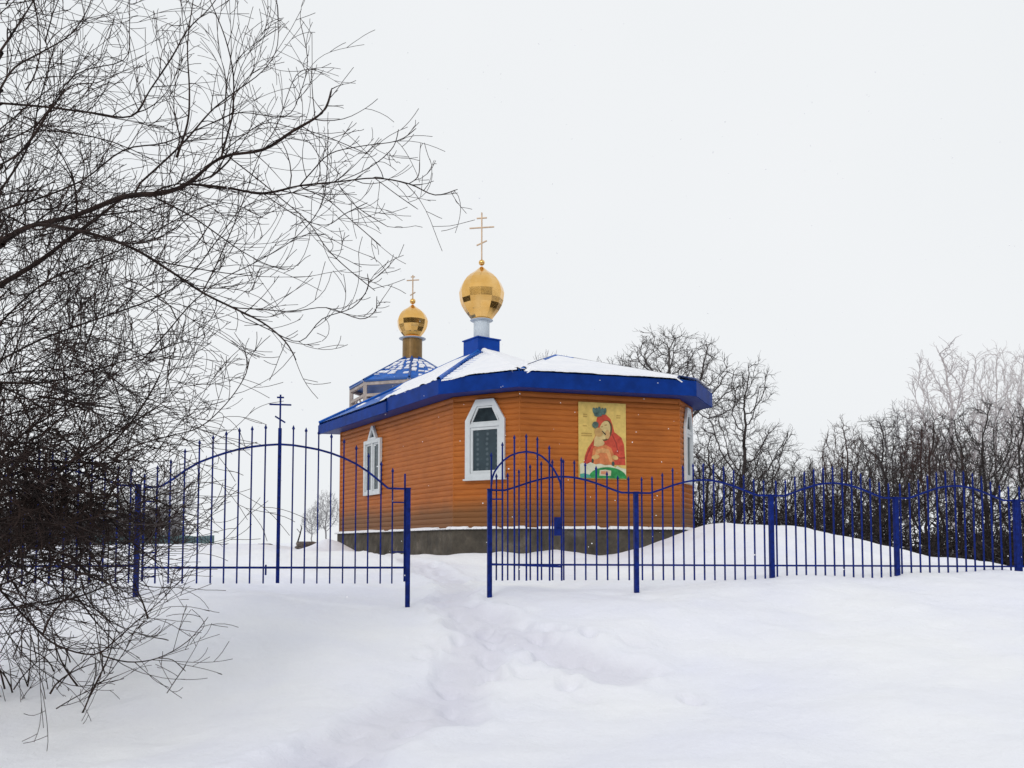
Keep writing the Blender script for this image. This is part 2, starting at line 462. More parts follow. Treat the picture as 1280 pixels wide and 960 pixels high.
# roof
E = offset_poly(P, .46)
A = at(602, 437, 24.0)
mb = MB(); k = len(E)
G = at(770, 489, 23.5)
mb.add([(*E[0], ZF), (*E[1], ZF), (*E[2], ZF), G, (*E[5], ZF), A], [(0,1,5), (1,2,5), (2,3,5), (3,4,5), (4,0,5)])
mb.add([(*q, ZF-.03) for q in E], [tuple(range(k))])
Bp = at(694, 447, 21.6); B2 = Bp+Vector((-2.6, 4.25, 0))
e1 = Vector((*E[2], ZF)); e2 = Vector((*E[3], ZF)); e3 = Vector((*E[4], ZF))
mb.add([e1, e2, e3, Bp, B2, (*E[5], ZF)], [(0,1,3), (1,2,3), (2,5,3), (5,4,3), (0,3,4)])
roof = mb.build("roof", ROOFB, church, fixn=False)
# fascia boards, each a long board of its own
Ei = offset_poly(P, .43)
for i in range(k):
    j = (i+1) % k; mb = MB()
    a, b, c, d = E[i], E[j], Ei[j], Ei[i]
    if i == 0:   # the long left side is in two lengths, the far one set lower and thinner
        m_o = a+(b-a)*.64; m_i = d+(c-d)*.64
        nn = outn(a, b)*.03
        mb.prism([(*m_o, ZW), (*b, ZW), (*c, ZW), (*m_i, ZW)], Vector((0,0,1)), ZF-ZW+.02)
        mb.build('fascia', FASCIA, church); mb = MB()
        mb.prism([(*(a+nn), ZW-.02), (*(m_o+nn), ZW-.02), (*m_i, ZW-.02), (*d, ZW-.02)], Vector((0,0,1)), ZF-ZW-.05)
        mb.build('fascia', FASCIA, church)
    else:
        mb.prism([(*a, ZW), (*b, ZW), (*c, ZW), (*d, ZW)], Vector((0,0,1)), ZF-ZW+.02)
        mb.build('fascia', FASCIA, church)
mb = MB(); mb.prism([(*q, ZW+.004) for q in Ei], Vector((0,0,1)), .02); mb.build('soffit', SOFFIT, church)

def snow_tri(a, b, c, th, mfun, N=70, skirt=True):
    """snow blanket over the roof triangle: a = apex, b-c = eave; mfun(s, t) > 0 where it lies"""
    a, b, c = Vector(a), Vector(b), Vector(c); n = (b-a).cross(c-a).normalized()
    if n.z < 0: n = -n
    vs = []; M = N; last = []
    for i in range(N+1):
        s = i/N
        for j in range(M+1):
            t = j/M; p = a+(b-a)*(s*(1-t))+(c-a)*(s*t)
            m = mfun(s, t, p); m = max(-1, min(1, m))
            if i == N: last.append(m)
            vs.append(p+n*(th*m if m > 0 else .03*m-.004))
    fs = [(i*(M+1)+j, i*(M+1)+j+1, (i+1)*(M+1)+j+1, (i+1)*(M+1)+j) for i in range(N) for j in range(M)]
    if skirt:
        o = len(vs); down = (((b+c)/2-a).normalized())
        for j in range(M+1):
            v = vs[N*(M+1)+j]; w = .012+.02*float(fbm(np.array([j*.23]), np.array([3.3]), 3)[0])+.006*rr.random()
            w = w if last[j] > 0 else -.008
            vs.append(v+down*max(w,0)*.4-Vector((0,0,.008+w)))
        fs += [(N*(M+1)+j, N*(M+1)+j+1, o+j+1, o+j) for j in range(M)]
    return vs, fs
def nz(x, y, o=3): return float(fbm(np.array([x]), np.array([y]), o)[0])-.47
E3 = [Vector((*q, ZF)) for q in E]
def m_face1(s, t, p):       # hips left bare with a saw-toothed edge of tile ribs
    w = (E3[2]-E3[1]).length*s
    dl = t*w; dr = (1-t)*w
    teeth = .34*(1 if (s*15) % 1 > .5 else 0)*(1-.7*s)/.8*(1 if s < .8 else .4)
    return min((dl-.07-teeth-.05*nz(s*9, 1))*9, .16+max(0, dl-.35)*1.6, (s-.06)*20, 1)+.12*nz(p.x*2, p.y*2)
vs, fs = snow_tri(A, E3[1], E3[2], .085, m_face1, 120); mb = MB(); mb.add(vs, fs)
def m_face2(s, t, p):
    w = (E3[3]-E3[2]).length*s; dl = t*w; dr = (1-t)*w
    return min((dl-.0-.34*max(0, s-.80)/.2*(1+2*nz(s*14, t*14)))*7+.15, (dr-.05-.28*max(0, s-.86)/.14*(1+2*nz(s*11, 5)))*6, (s-.01)*20, 1)+.4*nz(p.x*2, p.y*2)
vs, fs = snow_tri(Bp, E3[2], E3[3], .09, m_face2, 90); mb.add(vs, fs)
full = lambda s, t, p: min((s-.06)*20, 1)+.3*nz(p.x*2, p.y*2)
vs, fs = snow_tri(A, E3[2], G, .085, full, 40, False); mb.add(vs, fs)
vs, fs = snow_tri(A, G, E3[5], .085, full, 30, False); mb.add(vs, fs)
vs, fs = snow_tri(A, E3[5], E3[0], .085, full, 30, False); mb.add(vs, fs)
vs, fs = snow_tri(Bp, E3[3], E3[4], .085, full, 30, False); mb.add(vs, fs)
vs, fs = snow_tri(Bp, E3[4], E3[5], .085, full, 30, False); mb.add(vs, fs)
vs, fs = snow_tri(Bp, E3[5], B2, .085, full, 30, False); mb.add(vs, fs)
vs, fs = snow_tri(Bp, B2, E3[2], .085, lambda s, t, p: min((.90-s*t+.6*nz(s*5, t*9))*8, 1), 50, False); mb.add(vs, fs)
def m_left(s, t, p):
    L = (E3[1]-E3[0]).length*s; dr = (1-t)*L
    u = (p-E3[0]).dot((E3[1]-E3[0]).normalized())/(E3[1]-E3[0]).length
    return min((dr-.10)*6, (s-.10)*20, (u-.26+1.5*nz(u*5, s*9))*3.0, (.93-s+.3*nz(u*30, s*4)+(.10 if u > .55 else -.10))*9, 1)+.8*nz(p.x*3, p.y*1.2)
vs, fs = snow_tri(A, E3[0], E3[1], .05, m_left, 100, False); mb.add(vs, fs)
# the lump that slid to the end of the upper fascia
q = E3[0]+(E3[1]-E3[0])*.63
for k2 in range(1): pass
mb.tube([A.lerp(E3[2], .10), A.lerp(E3[2], .99)], .095, 10)
mb.tube([Bp.lerp(E3[2], .36), Bp.lerp(E3[2], .85)], .07, 10)
mb.tube([Bp.lerp(E3[3], .14), Bp.lerp(E3[3], .88)], .075, 10)
mb.build('roof_snow', RSNOW, roof, smooth=True, fixn=False)
# raised hip and ridge cappings
mb = MB()
for a, b, rc in ((A, E3[1], .05), (A, E3[0], .035), (Bp, E3[2], .03), (Bp, Bp.lerp(E3[3], .14), .05), (Bp, Bp.lerp(B2, .25), .05), (Bp, Bp.lerp(E3[2], .35), .04), (A, A.lerp(G, .55), .05)):
    up = Vector((0,0,.03)); mb.tube([a+up, b+up], rc, 6)
nh = (E3[1]-A).cross(E3[2]-A).normalized(); nh = nh if nh.z > 0 else -nh
fall = ((E3[1]+E3[2])/2-A).normalized()
for i in range(11):     # rib ends of the roof sheets standing out of the snow beside the hip
    s_ = .13+i*.042; h_ = A.lerp(E3[1], s_); w_ = (.34-.022*i)
    mb.tube([h_+nh*.03, h_+(fall*.75+(E3[2]-E3[1]).normalized()*.55)*w_+nh*.035], [.034, .012], 5)
mb.build('ridge_cap', ROOFB, roof)

# --- tower base, drum, onion domes
def dome(parent, c, zbot, profile, nseg, r0):
    mb = MB(); mb.lathe((c.x, c.y, zbot), profile, nseg, r0); return mb.build('dome', GOLD, parent, fixn=True)
def onion(scale_r, scale_z, neck):
    pts = [(56,0),(72,20),(98,54),(117,88),(126,117),(131,163),(125,188),(113,216),(97,240),(76,261),(57,275),(39,288),(23,301),(8,315)]
    return [(max(r, neck if z == 0 else 0)*scale_r, z*scale_z) for r, z in pts]
def cross(parent, c, zb, h, wmain, wtop, yaw, slant, th, fr=(.88,.70,.30), mat=CROSSG):
    mb = MB(); x = Vector((math.cos(yaw), math.sin(yaw), 0)); b = Vector((c.x, c.y, zb)); up = Vector((0,0,1))
    mb.bar(b, b+up*h, th, th, x)
    sd = Vector((-x.y, x.x, 0))
    for f, w in ((fr[0], wtop), (fr[1], wmain)):
        p = b+up*(h*f)+sd*.002; mb.bar(p-x*w, p+x*w, th, th*.9, up)
    p = b+up*(h*fr[2])+sd*.002; w = wmain*.42
    mb.bar(p-x*w-up*slant, p+x*w+up*slant, th, th*.9, up)
    return mb.build('cross', mat, parent)
YT = 24.0; S = YT/F/4.571
c1 = at(602, 400, YT); zb = at(602, 400.4, YT).z
yaw = math.radians(16)
ax = (Vector((math.cos(yaw+.35), math.sin(yaw+.35), 0)), Vector((-math.sin(yaw+.35), math.cos(yaw+.35), 0)), Vector((0,0,1)))
zt = at(602, 426.5, YT).z; zl = at(602, 443, YT).z
mb = MB(); mb.box((c1.x, c1.y, (zt+zl)/2-.15), .72, .72, zt-zl+.3, ax)
mb.box((c1.x, c1.y, zt+.012), .78, .78, .03, ax)
mb.build('tower_base', simple('tower_blue', (.002,.050,.33), .5, var=.15, scale=3, spec=.15), church)
mb = MB(); mb.lathe((c1.x, c1.y, zt), [(46*S, .02), (46*S, zb-zt)], 32); mb.build('drum', DRUMW, church, smooth=False)
mb = MB(); mb.lathe((c1.x, c1.y, zb-.05), [(46*S, .02), (66*S, .035), (67*S, .045), (50*S, .055)], 32); mb.build('collar', DRUMW, church)
d1 = dome(church, c1, zb, onion(S, S, 52), 12, -math.pi/2)
mb = MB(); zball = zb+(735-395)*S
R_ = 18*S; mb.lathe((c1.x, c1.y, zball), [(R_*math.cos(a), R_*math.sin(a)) for a in np.linspace(-1.5, 1.5, 11)], 16); mb.build('ball', GOLD, d1, smooth=True)
cross(d1, c1, zball+R_*.8, (378-95)*S, 73*S, 30*S, math.radians(-10), .06, .034, (.885, .685, .36))

YB = 27.8; S2 = YB/F/4.571
c2 = at(515.5, 430, YB); zb2 = at(515.5, 592.8-410+0, YB).z if False else at(515.5, 422.5, YB).z
zr = at(515.5, 450, YB).z          # top of the belfry roof
mb = MB(); mb.lathe((c2.x, c2.y, zr-.25), [(57*S2, 0), (57*S2, zb2-zr+.25)], 28); mb.build('drum', DRUMB, church)
mb = MB(); mb.lathe((c2.x, c2.y, zb2-.07), [(57*S2, .02), (77*S2, .035), (78*S2, .045), (60*S2, .06)], 32); mb.build('collar', DRUMW, church)
d2 = dome(church, c2, zb2-.02, onion(S2*88/130, S2*.63, 84), 12, -math.pi/2)
mb = MB(); zball = zb2+(835-620)*S2; R_ = 17*S2
mb.lathe((c2.x, c2.y, zball), [(R_*math.cos(a), R_*math.sin(a)) for a in np.linspace(-1.5, 1.5, 11)], 16); mb.build('ball', GOLD, d2, smooth=True)
cross(d2, c2, zball+R_*.8, (603-462)*S2, 37*S2, 12*S2, math.radians(-10), .05, .033, (.93, .79, .22))
# belfry: octagonal roof on posts over an octagonal body
ze = at(440, 486.5, YB).z; RB = 1.98; a0 = math.radians(180+4)
oct_ = [Vector((c2.x+RB*math.cos(a0+i*math.pi/4), c2.y+RB*math.sin(a0+i*math.pi/4), ze)) for i in range(8)]
ap = Vector((c2.x, c2.y, zr+.20))
mb = MB()
mb.add([*oct_, ap], [(i, (i+1) % 8, 8) for i in range(8)]); mb.add([v-Vector((0,0,.03)) for v in oct_], [tuple(range(8))])
broof = mb.build('belfry_roof', ROOFB, church, fixn=False)
mb = MB()
for i in range(8):
    mb.prism([oct_[i]-Vector((0,0,.045)), oct_[(i+1)%8]-Vector((0,0,.045)), oct_[(i+1)%8]+Vector((0,0,.01)), oct_[i]+Vector((0,0,.01))], (ap-oct_[i]).normalized()*Vector((1,1,0)) if False else Vector(((ap-oct_[i]).x, (ap-oct_[i]).y, 0)).normalized(), .03)
    mb.tube([oct_[i]+Vector((0,0,.02)), ap+Vector((0,0,.02))], .035, 5)
mb.build('eave_trim', simple('teal_blue_trim', (.006,.075,.30), .4), broof)
r4 = random.Random(11)
for i in range(8):
    mb = MB()
    a, b = oct_[i], oct_[(i+1) % 8]; n = (a-ap).cross(b-ap).normalized(); n = n if n.z > 0 else -n
    for row in range(8):
        s0 = .26+row*.088+r4.uniform(-.012,.012); s1 = s0+r4.uniform(.040,.075); w = s1
        nc = max(1, int(round(w*6.2)))
        for cidx in range(nc):
            if r4.random() < (.12 if row < 4 else .35) or row == 7 and r4.random() < .8: continue
            t0 = (cidx+.12+r4.uniform(-.10,.18))/nc; t1 = (cidx+.84+r4.uniform(-.22,.12))/nc
            f = lambda s_, t_: ap+(a-ap)*(s_*(1-t_))+(b-ap)*(s_*t_)
            ss = s0+r4.uniform(-.014,.014); se = s1+r4.uniform(-.022,.014)
            sh_ = .12/nc
            pts = [f(ss, t0+sh_), f(ss, t1+sh_), f(se, t1), f((ss+se)/2, (t0+t1)/2+.02) if False else f(se, t0)]
            mb.prism([p+n*.004 for p in pts], n, .03)
    mb.build('patchy_snow', RSNOW, broof)['kind'] = 'stuff'
mb = MB(); zpb = ze-1.9
posts = [c2.xy+(v.xy-c2.xy)*.965 for v in oct_]
for p in posts: mb = MB(); mb.bar((*p, zpb), (*p, ze-.02), .11); mb.build('belfry_post', BEAM, church)
mb = MB()
for i in range(8):
    p, q = posts[i], posts[(i+1) % 8]
    for z in (ze-.10, ze-.45, ze-.86): mb.bar((*p, z), (*q, z), .085)
    mb.bar((*p, ze-.86), (*((p+q)/2), ze-.42), .045); mb.bar((*((p+q)/2), ze-.42), (*q, ze-.86), .045)
mb.build('belfry_rail', BEAM, church)
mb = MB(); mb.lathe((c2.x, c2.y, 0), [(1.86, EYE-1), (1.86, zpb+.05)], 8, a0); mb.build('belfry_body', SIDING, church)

# --- windows
def window(a, b, t, zc0, zc1, half, kind):
    """t = metres from a along a->b; sash between zc0 and zc1"""
    n2 = outn(a, b); ud = (b-a).normalized(); N = Vector((*n2, 0)); U = Vector((*ud, 0)); O = Vector((*(a+ud*t), 0))
    W_ = lambda u, z, o=0: O+U*u+Vector((0,0,z))+N*(.028+o)
    w = thing_part('window')
    H = zc1-zc0
    if kind == 'arch':
        ysh = zc0+H*.74
        out = [(-half, zc0), (half, zc0), (half, ysh), (half*.46, zc1), (-half*.46, zc1), (-half, ysh)]
        fr = .125
        inn = [(-half+fr, zc0+fr), (half-fr, zc0+fr), (half-fr, ysh-.02), (half*.40, zc1-.15), (-half*.40, zc1-.15), (-half+fr, ysh-.02)]
        mb = MB(); mb.frame([W_(*p) for p in out], [W_(*p) for p in inn], N, .06)
        zt_ = zc0+H*.695
        mb.prism([W_(-half+fr-.005, zt_-.075, .003), W_(half-fr+.005, zt_-.075, .003), W_(half-fr+.005, zt_, .003), W_(-half+fr-.005, zt_, .003)], N, .05)
        mb.build('frame', WHITE, w)
        mb = MB()
        x0, x1, z0, z1 = -half+fr, half-fr, zc0+fr, zt_-.075; s_ = .062
        mb.frame([W_(x0+.004,z0+.004), W_(x1-.004,z0+.004), W_(x1-.004,z1-.004), W_(x0+.004,z1-.004)], [W_(x0+s_,z0+s_), W_(x1-s_,z0+s_), W_(x1-s_,z1-s_), W_(x0+s_,z1-s_)], N, .035)
        sl = .05
        mb.frame([W_(x0+.004,zt_+.002), W_(x1-.004,zt_+.002), W_(half*.40,zc1-.152), W_(-half*.40,zc1-.152)], [W_(x0+.05,zt_+.045), W_(x1-.05,zt_+.045), W_(half*.34,zc1-.19), W_(-half*.34,zc1-.19)], N, .035)
        mb.build('sash', WHITE, w)
        mb = MB(); mb.prism([W_(x0+s_,z0+s_,.004), W_(x1-s_,z0+s_,.004), W_(x1-s_,z1-s_,.004), W_(x0+s_,z1-s_,.004)], N, .006); mb.build('pane', LACE, w)
        mb = MB(); mb.prism([W_(x0+.04,zt_+.04,.004), W_(x1-.04,zt_+.04,.004), W_(half*.36,zc1-.18,.004), W_(-half*.36,zc1-.18,.004)], N, .006); mb.build('pane', GLASS, w)
        mb = MB(); mb.prism([W_(-half-.03, zc0-.03), W_(half+.03, zc0-.03), W_(half+.03, zc0+.003), W_(-half-.03, zc0+.003)], N, .10); mb.build('sill', WHITE, w)
    else:
        zs = zc0+H*.80; fr = .10
        mb = MB(); mb.frame([W_(-half,zc0), W_(half,zc0), W_(half,zs), W_(-half,zs)], [W_(-half+fr,zc0+fr), W_(half-fr,zc0+fr), W_(half-fr,zs-fr), W_(-half+fr,zs-fr)], N, .07)
        mb.prism([W_(-.05,zc0+fr,.002), W_(.05,zc0+fr,.002), W_(.05,zs-fr,.002), W_(-.05,zs-fr,.002)], N, .06)
        mb.frame([W_(-half*.52,zs+.003), W_(half*.52,zs+.003), W_(.05,zc1), W_(-.05,zc1)], [W_(-half*.30,zs+.06), W_(half*.30,zs+.06), W_(.02,zc1-.12), W_(-.02,zc1-.12)], N, .07)
        mb.build('frame', WHITE, w)
        for s_ in (-1, 1):
            x0, x1 = (.05, half-fr) if s_ > 0 else (-half+fr, -.05)
            mb = MB(); mb.frame([W_(x0,zc0+fr), W_(x1,zc0+fr), W_(x1,zs-fr), W_(x0,zs-fr)], [W_(x0+.05,zc0+fr+.05), W_(x1-.05,zc0+fr+.05), W_(x1-.05,zs-fr-.05), W_(x0+.05,zs-fr-.05)], N, .03)
            mb.build('sash', WHITE, w)
            mb = MB(); mb.prism([W_(x0+.05,zc0+fr+.05,.004), W_(x1-.05,zc0+fr+.05,.004), W_(x1-.05,zs-fr-.05,.004), W_(x0+.05,zs-fr-.05,.004)], N, .006); mb.build('pane', LACE, w)
        mb = MB(); mb.prism([W_(-half*.33,zs+.05,.004), W_(half*.33,zs+.05,.004), W_(.02,zc1-.10,.004), W_(-.02,zc1-.10,.004)], N, .006); mb.build('pane', GLASS, w)
    return w
def thing_part(name):
    o = bpy.data.objects.new(name, None); COL.objects.link(o); o.parent = church
    o.matrix_parent_inverse = Matrix.Translation(-church.location); o.empty_display_size = .1; return o
z0 = at(608, 599, 19.45).z; z1 = at(608, 500, 19.45).z
window(P[1], P[2], .845, z0, z1, .50, 'arch')
window(P[3], P[4], .70, z0, z1, .36, 'arch')
tz0 = at(466, 619, 23.8).z; tz1 = at(466, 533, 23.8).z
window(P[1], P[0], 4.62, tz0, tz1, .57, 'gable')

# --- the painted banner on the apse wall (a plain stand-in for the icon)
nI = Vector((*outn(P[2], P[3]), 0)); uI = Vector((*(P[3]-P[2]).normalized(), 0))
def on_face2(px, py):
    a = P[2]; n2 = nI; k = (px-640)/F
    # intersect ray with the wall plane
    p0 = at(px, py, 19.0); d = p0-Vector((0,0,EYE)); t = (Vector((*a,0))-Vector((0,0,0))).dot(n2)/Vector((d.x,d.y,0)).dot(n2)
    return Vector((0,0,EYE))+d*t
icon_o = on_face2(722.5, 599)
banner = thing('icon_banner', 'painted icon board with red hooded figure on gold, fixed to the apse wall', 'icon', icon_o)
pc = [on_face2(722.5, 502.5), on_face2(781.5, 506), on_face2(781.5, 600.5), on_face2(722.5, 598.5)]
Wb = (pc[1]-pc[0]).dot(uI); Hb = pc[0].z-pc[3].z
def I(u, v, o): return pc[3]+uI*(u*Wb)+Vector((0,0,v*Hb))+nI*(.030+o)
def flat(name, pts, mat, o, d=.0025, par=banner):
    mb = MB(); mb.prism([I(u, v, o) for u, v in pts], nI, d); return mb.build(name, mat, par)
def ell(cx, cy, rx, ry, n=22, rot=0, a0=0, a1=2*math.pi):
    return [(cx+rx*math.cos(a)*math.cos(rot)-ry*math.sin(a)*math.sin(rot)*Hb/Wb, cy+ry*math.sin(a)*math.cos(rot)+rx*math.cos(a)*math.sin(rot)*Wb/Hb) for a in [a0+(a1-a0)*i/n for i in range(n)]]
M_ = lambda n, c, v=.1: simple(n, c, .55, var=v, scale=9, spec=.25)
flat('board', [(0,0),(1,0),(1,1),(0,1)], M_('gold_ground', (.66,.47,.135), .10), 0, .02)
flat('robe', [(.10,.19),(.13,.30),(.19,.40),(.30,.50),(.38,.60),(.36,.72),(.385,.80),(.46,.85),(.58,.845),(.67,.79),(.72,.70),(.75,.62),(.90,.55),(.955,.46),(.985,.19)], M_('red_robe', (.55,.075,.042), .2), .0225)
for pts in ([(.70,.60),(.80,.48),(.84,.34),(.82,.34),(.77,.48),(.69,.58)], [(.14,.22),(.22,.36),(.28,.44),(.26,.44),(.19,.36),(.12,.23)], [(.78,.31),(.88,.29),(.975,.30),(.975,.28),(.88,.27),(.78,.29)]):
    flat('robe_fold', pts, M_('robe_fold', (.33,.045,.03), .2), .0255)
flat('hood_shade', ell(.565,.635,.135,.140,rot=-.25), M_('hood_shade', (.12,.075,.03), .2), .0255)
flat('face', ell(.545,.64,.115,.125,rot=-.25), M_('pale_face', (.60,.46,.20), .12), .0285)
flat('cheek', ell(.60,.585,.05,.06), M_('cheek', (.56,.34,.14), .15), .0315)
flat('child_body', [(.27,.19),(.27,.30),(.30,.40),(.40,.455),(.56,.45),(.68,.41),(.75,.30),(.74,.19)], M_('orange_robe', (.62,.205,.075), .2), .0285)
flat('child_sleeve', [(.33,.30),(.45,.345),(.58,.34),(.64,.24),(.69,.22),(.70,.27),(.63,.39),(.50,.405),(.36,.38)], M_('light_sleeve', (.68,.34,.13), .2), .0315)
flat('child_neck', [(.31,.43),(.32,.52),(.36,.57),(.44,.57),(.50,.51),(.54,.47),(.50,.44),(.40,.42)], M_('cream_shawl', (.60,.44,.20), .12), .0345)
flat('child_face', ell(.415,.61,.088,.062,rot=.6), M_('child_face', (.50, .30, .11), .15), .0375)
flat('hair', ell(.345,.705,.070,.042,rot=.5), M_('dark_green_cap', (.10,.15,.12), .3), .0405)
flat('dark_line', [(.475,.625),(.49,.632),(.565,.59),(.56,.575)], M_('dark_line', (.05,.04,.03)), .0405)
flat('hand', ell(.345,.285,.085,.030, rot=.25), M_('hand_skin', (.64,.40,.15), .15), .0345)
flat('hand', ell(.76,.285,.065,.030, rot=-.3), M_('hand_skin2', (.64,.40,.15), .15), .0345)
flat('dark_fold', ell(.715,.205,.03,.03), M_('dark_fold', (.05,.08,.07)), .0375)
flat('dark_fold', ell(.285,.235,.022,.028), M_('dark_fold2', (.05,.07,.05)), .0375)
flat('cloud_band', [(.02,.05),(.02,.19),(.08,.205),(.16,.19),(.24,.215),(.34,.19),(.44,.20),(.55,.18),(.66,.19),(.76,.155),(.80,.18),(.88,.15),(.985,.14),(.985,.05)], M_('cream_cloud', (.62,.62,.45), .1), .0405)
flat('green_mound', ell(.60,.012,.40,.145,24,a0=0,a1=math.pi)+[(.20,.012)], M_('green_mound', (.03,.25,.07), .3), .0435)
flat('river', [(.02,.012),(.26,.012),(.20,.055),(.10,.07),(.02,.06)], M_('teal_river', (.07,.32,.25)), .0465)
flat('pale_patch', [(.42,.045),(.66,.045),(.67,.11),(.55,.125),(.43,.115)], M_('pale_patch', (.60,.52,.36)), .0465)
flat('pink_patch', [(.45,.065),(.59,.06),(.60,.10),(.46,.105)], M_('pink_patch', (.60,.26,.14)), .0495)
crown = M_('green_crown', (.09,.16,.14), .4)
for i, (u, r) in enumerate(((.33,-.5),(.38,-.25),(.43,0),(.49,.3),(.54,.55))):
    flat('crown_lobe', ell(u, .885+(.012 if i == 2 else 0), .036, .048, 14, rot=-r*.6), crown, .026+.0031*i)
flat('crown_band', ell(.40,.835,.085,.022), crown, .0415)
ink = M_('brown_ink', (.26,.13,.03))
mb = MB()
r6 = random.Random(2)
for (u, v, w, rows) in ((.10,.83,.09,2),(.80,.83,.09,2),(.09,.68,.09,1),(.06,.58,.22,2)):
    mb = MB()
    for rw in range(rows):
        for q_ in range(int(w/.022)):
            x_ = u+q_*.022; y_ = v-rw*.028
            mb.prism([I(x_, y_, .0215), I(x_+.010, y_+.002, .0215), I(x_+.013, y_+.014+.006*r6.random(), .0215), I(x_+.002, y_+.014, .0215)], nI, .002)
    mb.build('inscription', ink, banner)
for (x_, y_, w_) in ((.46,.675,.045),(.54,.70,.05),(.55,.60,.03)):
    mb = MB(); mb.prism([I(x_, y_, .0316), I(x_+w_, y_+.006, .0316), I(x_+w_, y_+.015, .0316), I(x_, y_+.010, .0316)], nI, .002); mb.build('brow_line', ink, banner)

# ------------------------------------------------------------------ fence
FD = Vector((1, .195, 0)).normalized(); FN = Vector((FD.y, -FD.x, 0))
def fpos(px): Y = fy(px); return Vector(((px-640)/F*Y, Y, 0))
p612 = fpos(612)
p612.x = (612-640)/F*12.0
def drop(p): return -.0075*max(0, p.x)
PH = .0
def spear(mb, p, z, s=1):
    w = .020*s; h = .075*s
    c = Vector((p.x, p.y, z))
    vs = [c+FD*w*.35, c+FN*w*.35, c-FD*w*.35, c-FN*w*.35]
    ms = [c+FD*w+Vector((0,0,h*.35)), c+FN*w+Vector((0,0,h*.35)), c-FD*w+Vector((0,0,h*.35)), c-FN*w+Vector((0,0,h*.35))]
    mb.add(vs+ms+[c+Vector((0,0,h))], [(0,1,2,3)]+[(i,(i+1)%4,4+(i+1)%4,4+i) for i in range(4)]+[(4+i,4+(i+1)%4,8) for i in range(4)])
RW = .019
def picket(parent, p, zb, zt, tip=True, w=RW, yaxis=None):
    mb = MB(); mb.bar((p.x,p.y,zb), (p.x,p.y,zt-(.07 if tip else 0)), w, w, FD)
    if tip: spear(mb, p, zt-.072)
    return mb.build('picket', FENCE, parent)
def rail(name, parent, pts, w=.026):
    mb = MB()
    for a, b in zip(pts[:-1], pts[1:]): mb.bar(a, b, w, w*.8, FN.copy())
    return mb.build(name, FENCE, parent)
def post(px, top_off, label, w=.062):
    p = fpos(px); z = EYE+top_off+drop(p)
    t = thing('fence_post', label, 'fence post', (p.x, p.y, hz(p.x, p.y)), 'posts of the blue fence')
    mb = MB(); mb.bar((p.x,p.y,-.3+hz(p.x,p.y)), (p.x,p.y,z), w, w, FD); mb.build('shaft', FENCE, t)
    mb = MB(); mb.box((p.x,p.y,z+.006), w+.012, w+.012, .012, (FD, FN, Vector((0,0,1)))); mb.build('cap', FENCE, t)
    return p
PX = [172, 510, 612, 795, 964, 1120, 1270]
LBL = {172:'blue square post at the left end of the wide cross gate, half behind twigs', 510:'blue square post between the cross gate and the open gap', 612:'blue square post carrying the open round-topped wicket leaf',
       795:'blue square fence post in front of the painted icon board', 964:'blue square fence post in front of the snow mound right of the church', 1120:'blue square fence post where the snow mound meets the dark thicket', 1270:'blue square fence post at the right edge of the photo'}
pp = {}
for q in PX: pp[q] = post(q, .795, LBL[q])
SP = 2.045
def extra(base, k): p = pp[base]+FD*SP*k; return p
def post_at(p, label):
    z = EYE+.795+drop(p); t = thing('fence_post', label, 'fence post', (p.x, p.y, hz(p.x, p.y)), 'posts of the blue fence')
    mb = MB(); mb.bar((p.x,p.y,-.3+hz(p.x,p.y)), (p.x,p.y,z), .062, .062, FD); mb.build('shaft', FENCE, t)
    mb = MB(); mb.box((p.x,p.y,z+.006), .074, .074, .012, (FD, FN, Vector((0,0,1)))); mb.build('cap', FENCE, t)
eR = extra(1270, 1); eL = extra(172, -1)
def panel(a, b, label, n=13):
    L = (b-a).length
    t = thing('arched_fence', label, 'fence', (a.x, a.y, hz(a.x, a.y)), 'arched panels of the blue fence')
    def zr_(s):
        u = abs(s/L-.5)*2
        if u > .80: return .79
        c = math.cos(u/.80*math.pi/2); return .79+.205*(c**1.15)
    base = lambda s: EYE+drop(a+(b-a)*(s/L))
    ss = [0]+[L*(.1+.8*i/22) for i in range(23)]+[L]
    rail('arch_rail', t, [a+(b-a)*(s/L)+Vector((0,0,base(s)+zr_(s))) for s in ss])
    rail('bottom_rail', t, [a+(b-a)*(s/L)+Vector((0,0,base(s)-.225)) for s in (0, L)])
    for i in range(n):
        s = L*(i+.62)/(n+.24); p = a+(b-a)*(s/L); z = base(s)
        u = abs(s/L-.5)*2
        picket(t, p+FN*(-.024), z-.44, z+zr_(s)+.235+(.02 if u < .6 else 0))
    return t
panel(pp[612], pp[795], 'arched blue fence panel behind the open wicket leaf, before the icon')
panel(pp[795], pp[964], 'arched blue fence panel across the right corner of the church')
panel(pp[964], pp[1120], 'arched blue fence panel in front of the falling side of the snow mound')
panel(pp[1120], pp[1270], 'arched blue fence panel before the dark thicket at the right')
panel(pp[1270], eR, 'last arched blue fence panel cut by the right photo edge')
panel(eL, pp[172], 'arched blue fence panel hidden behind the dense shrub at the left')
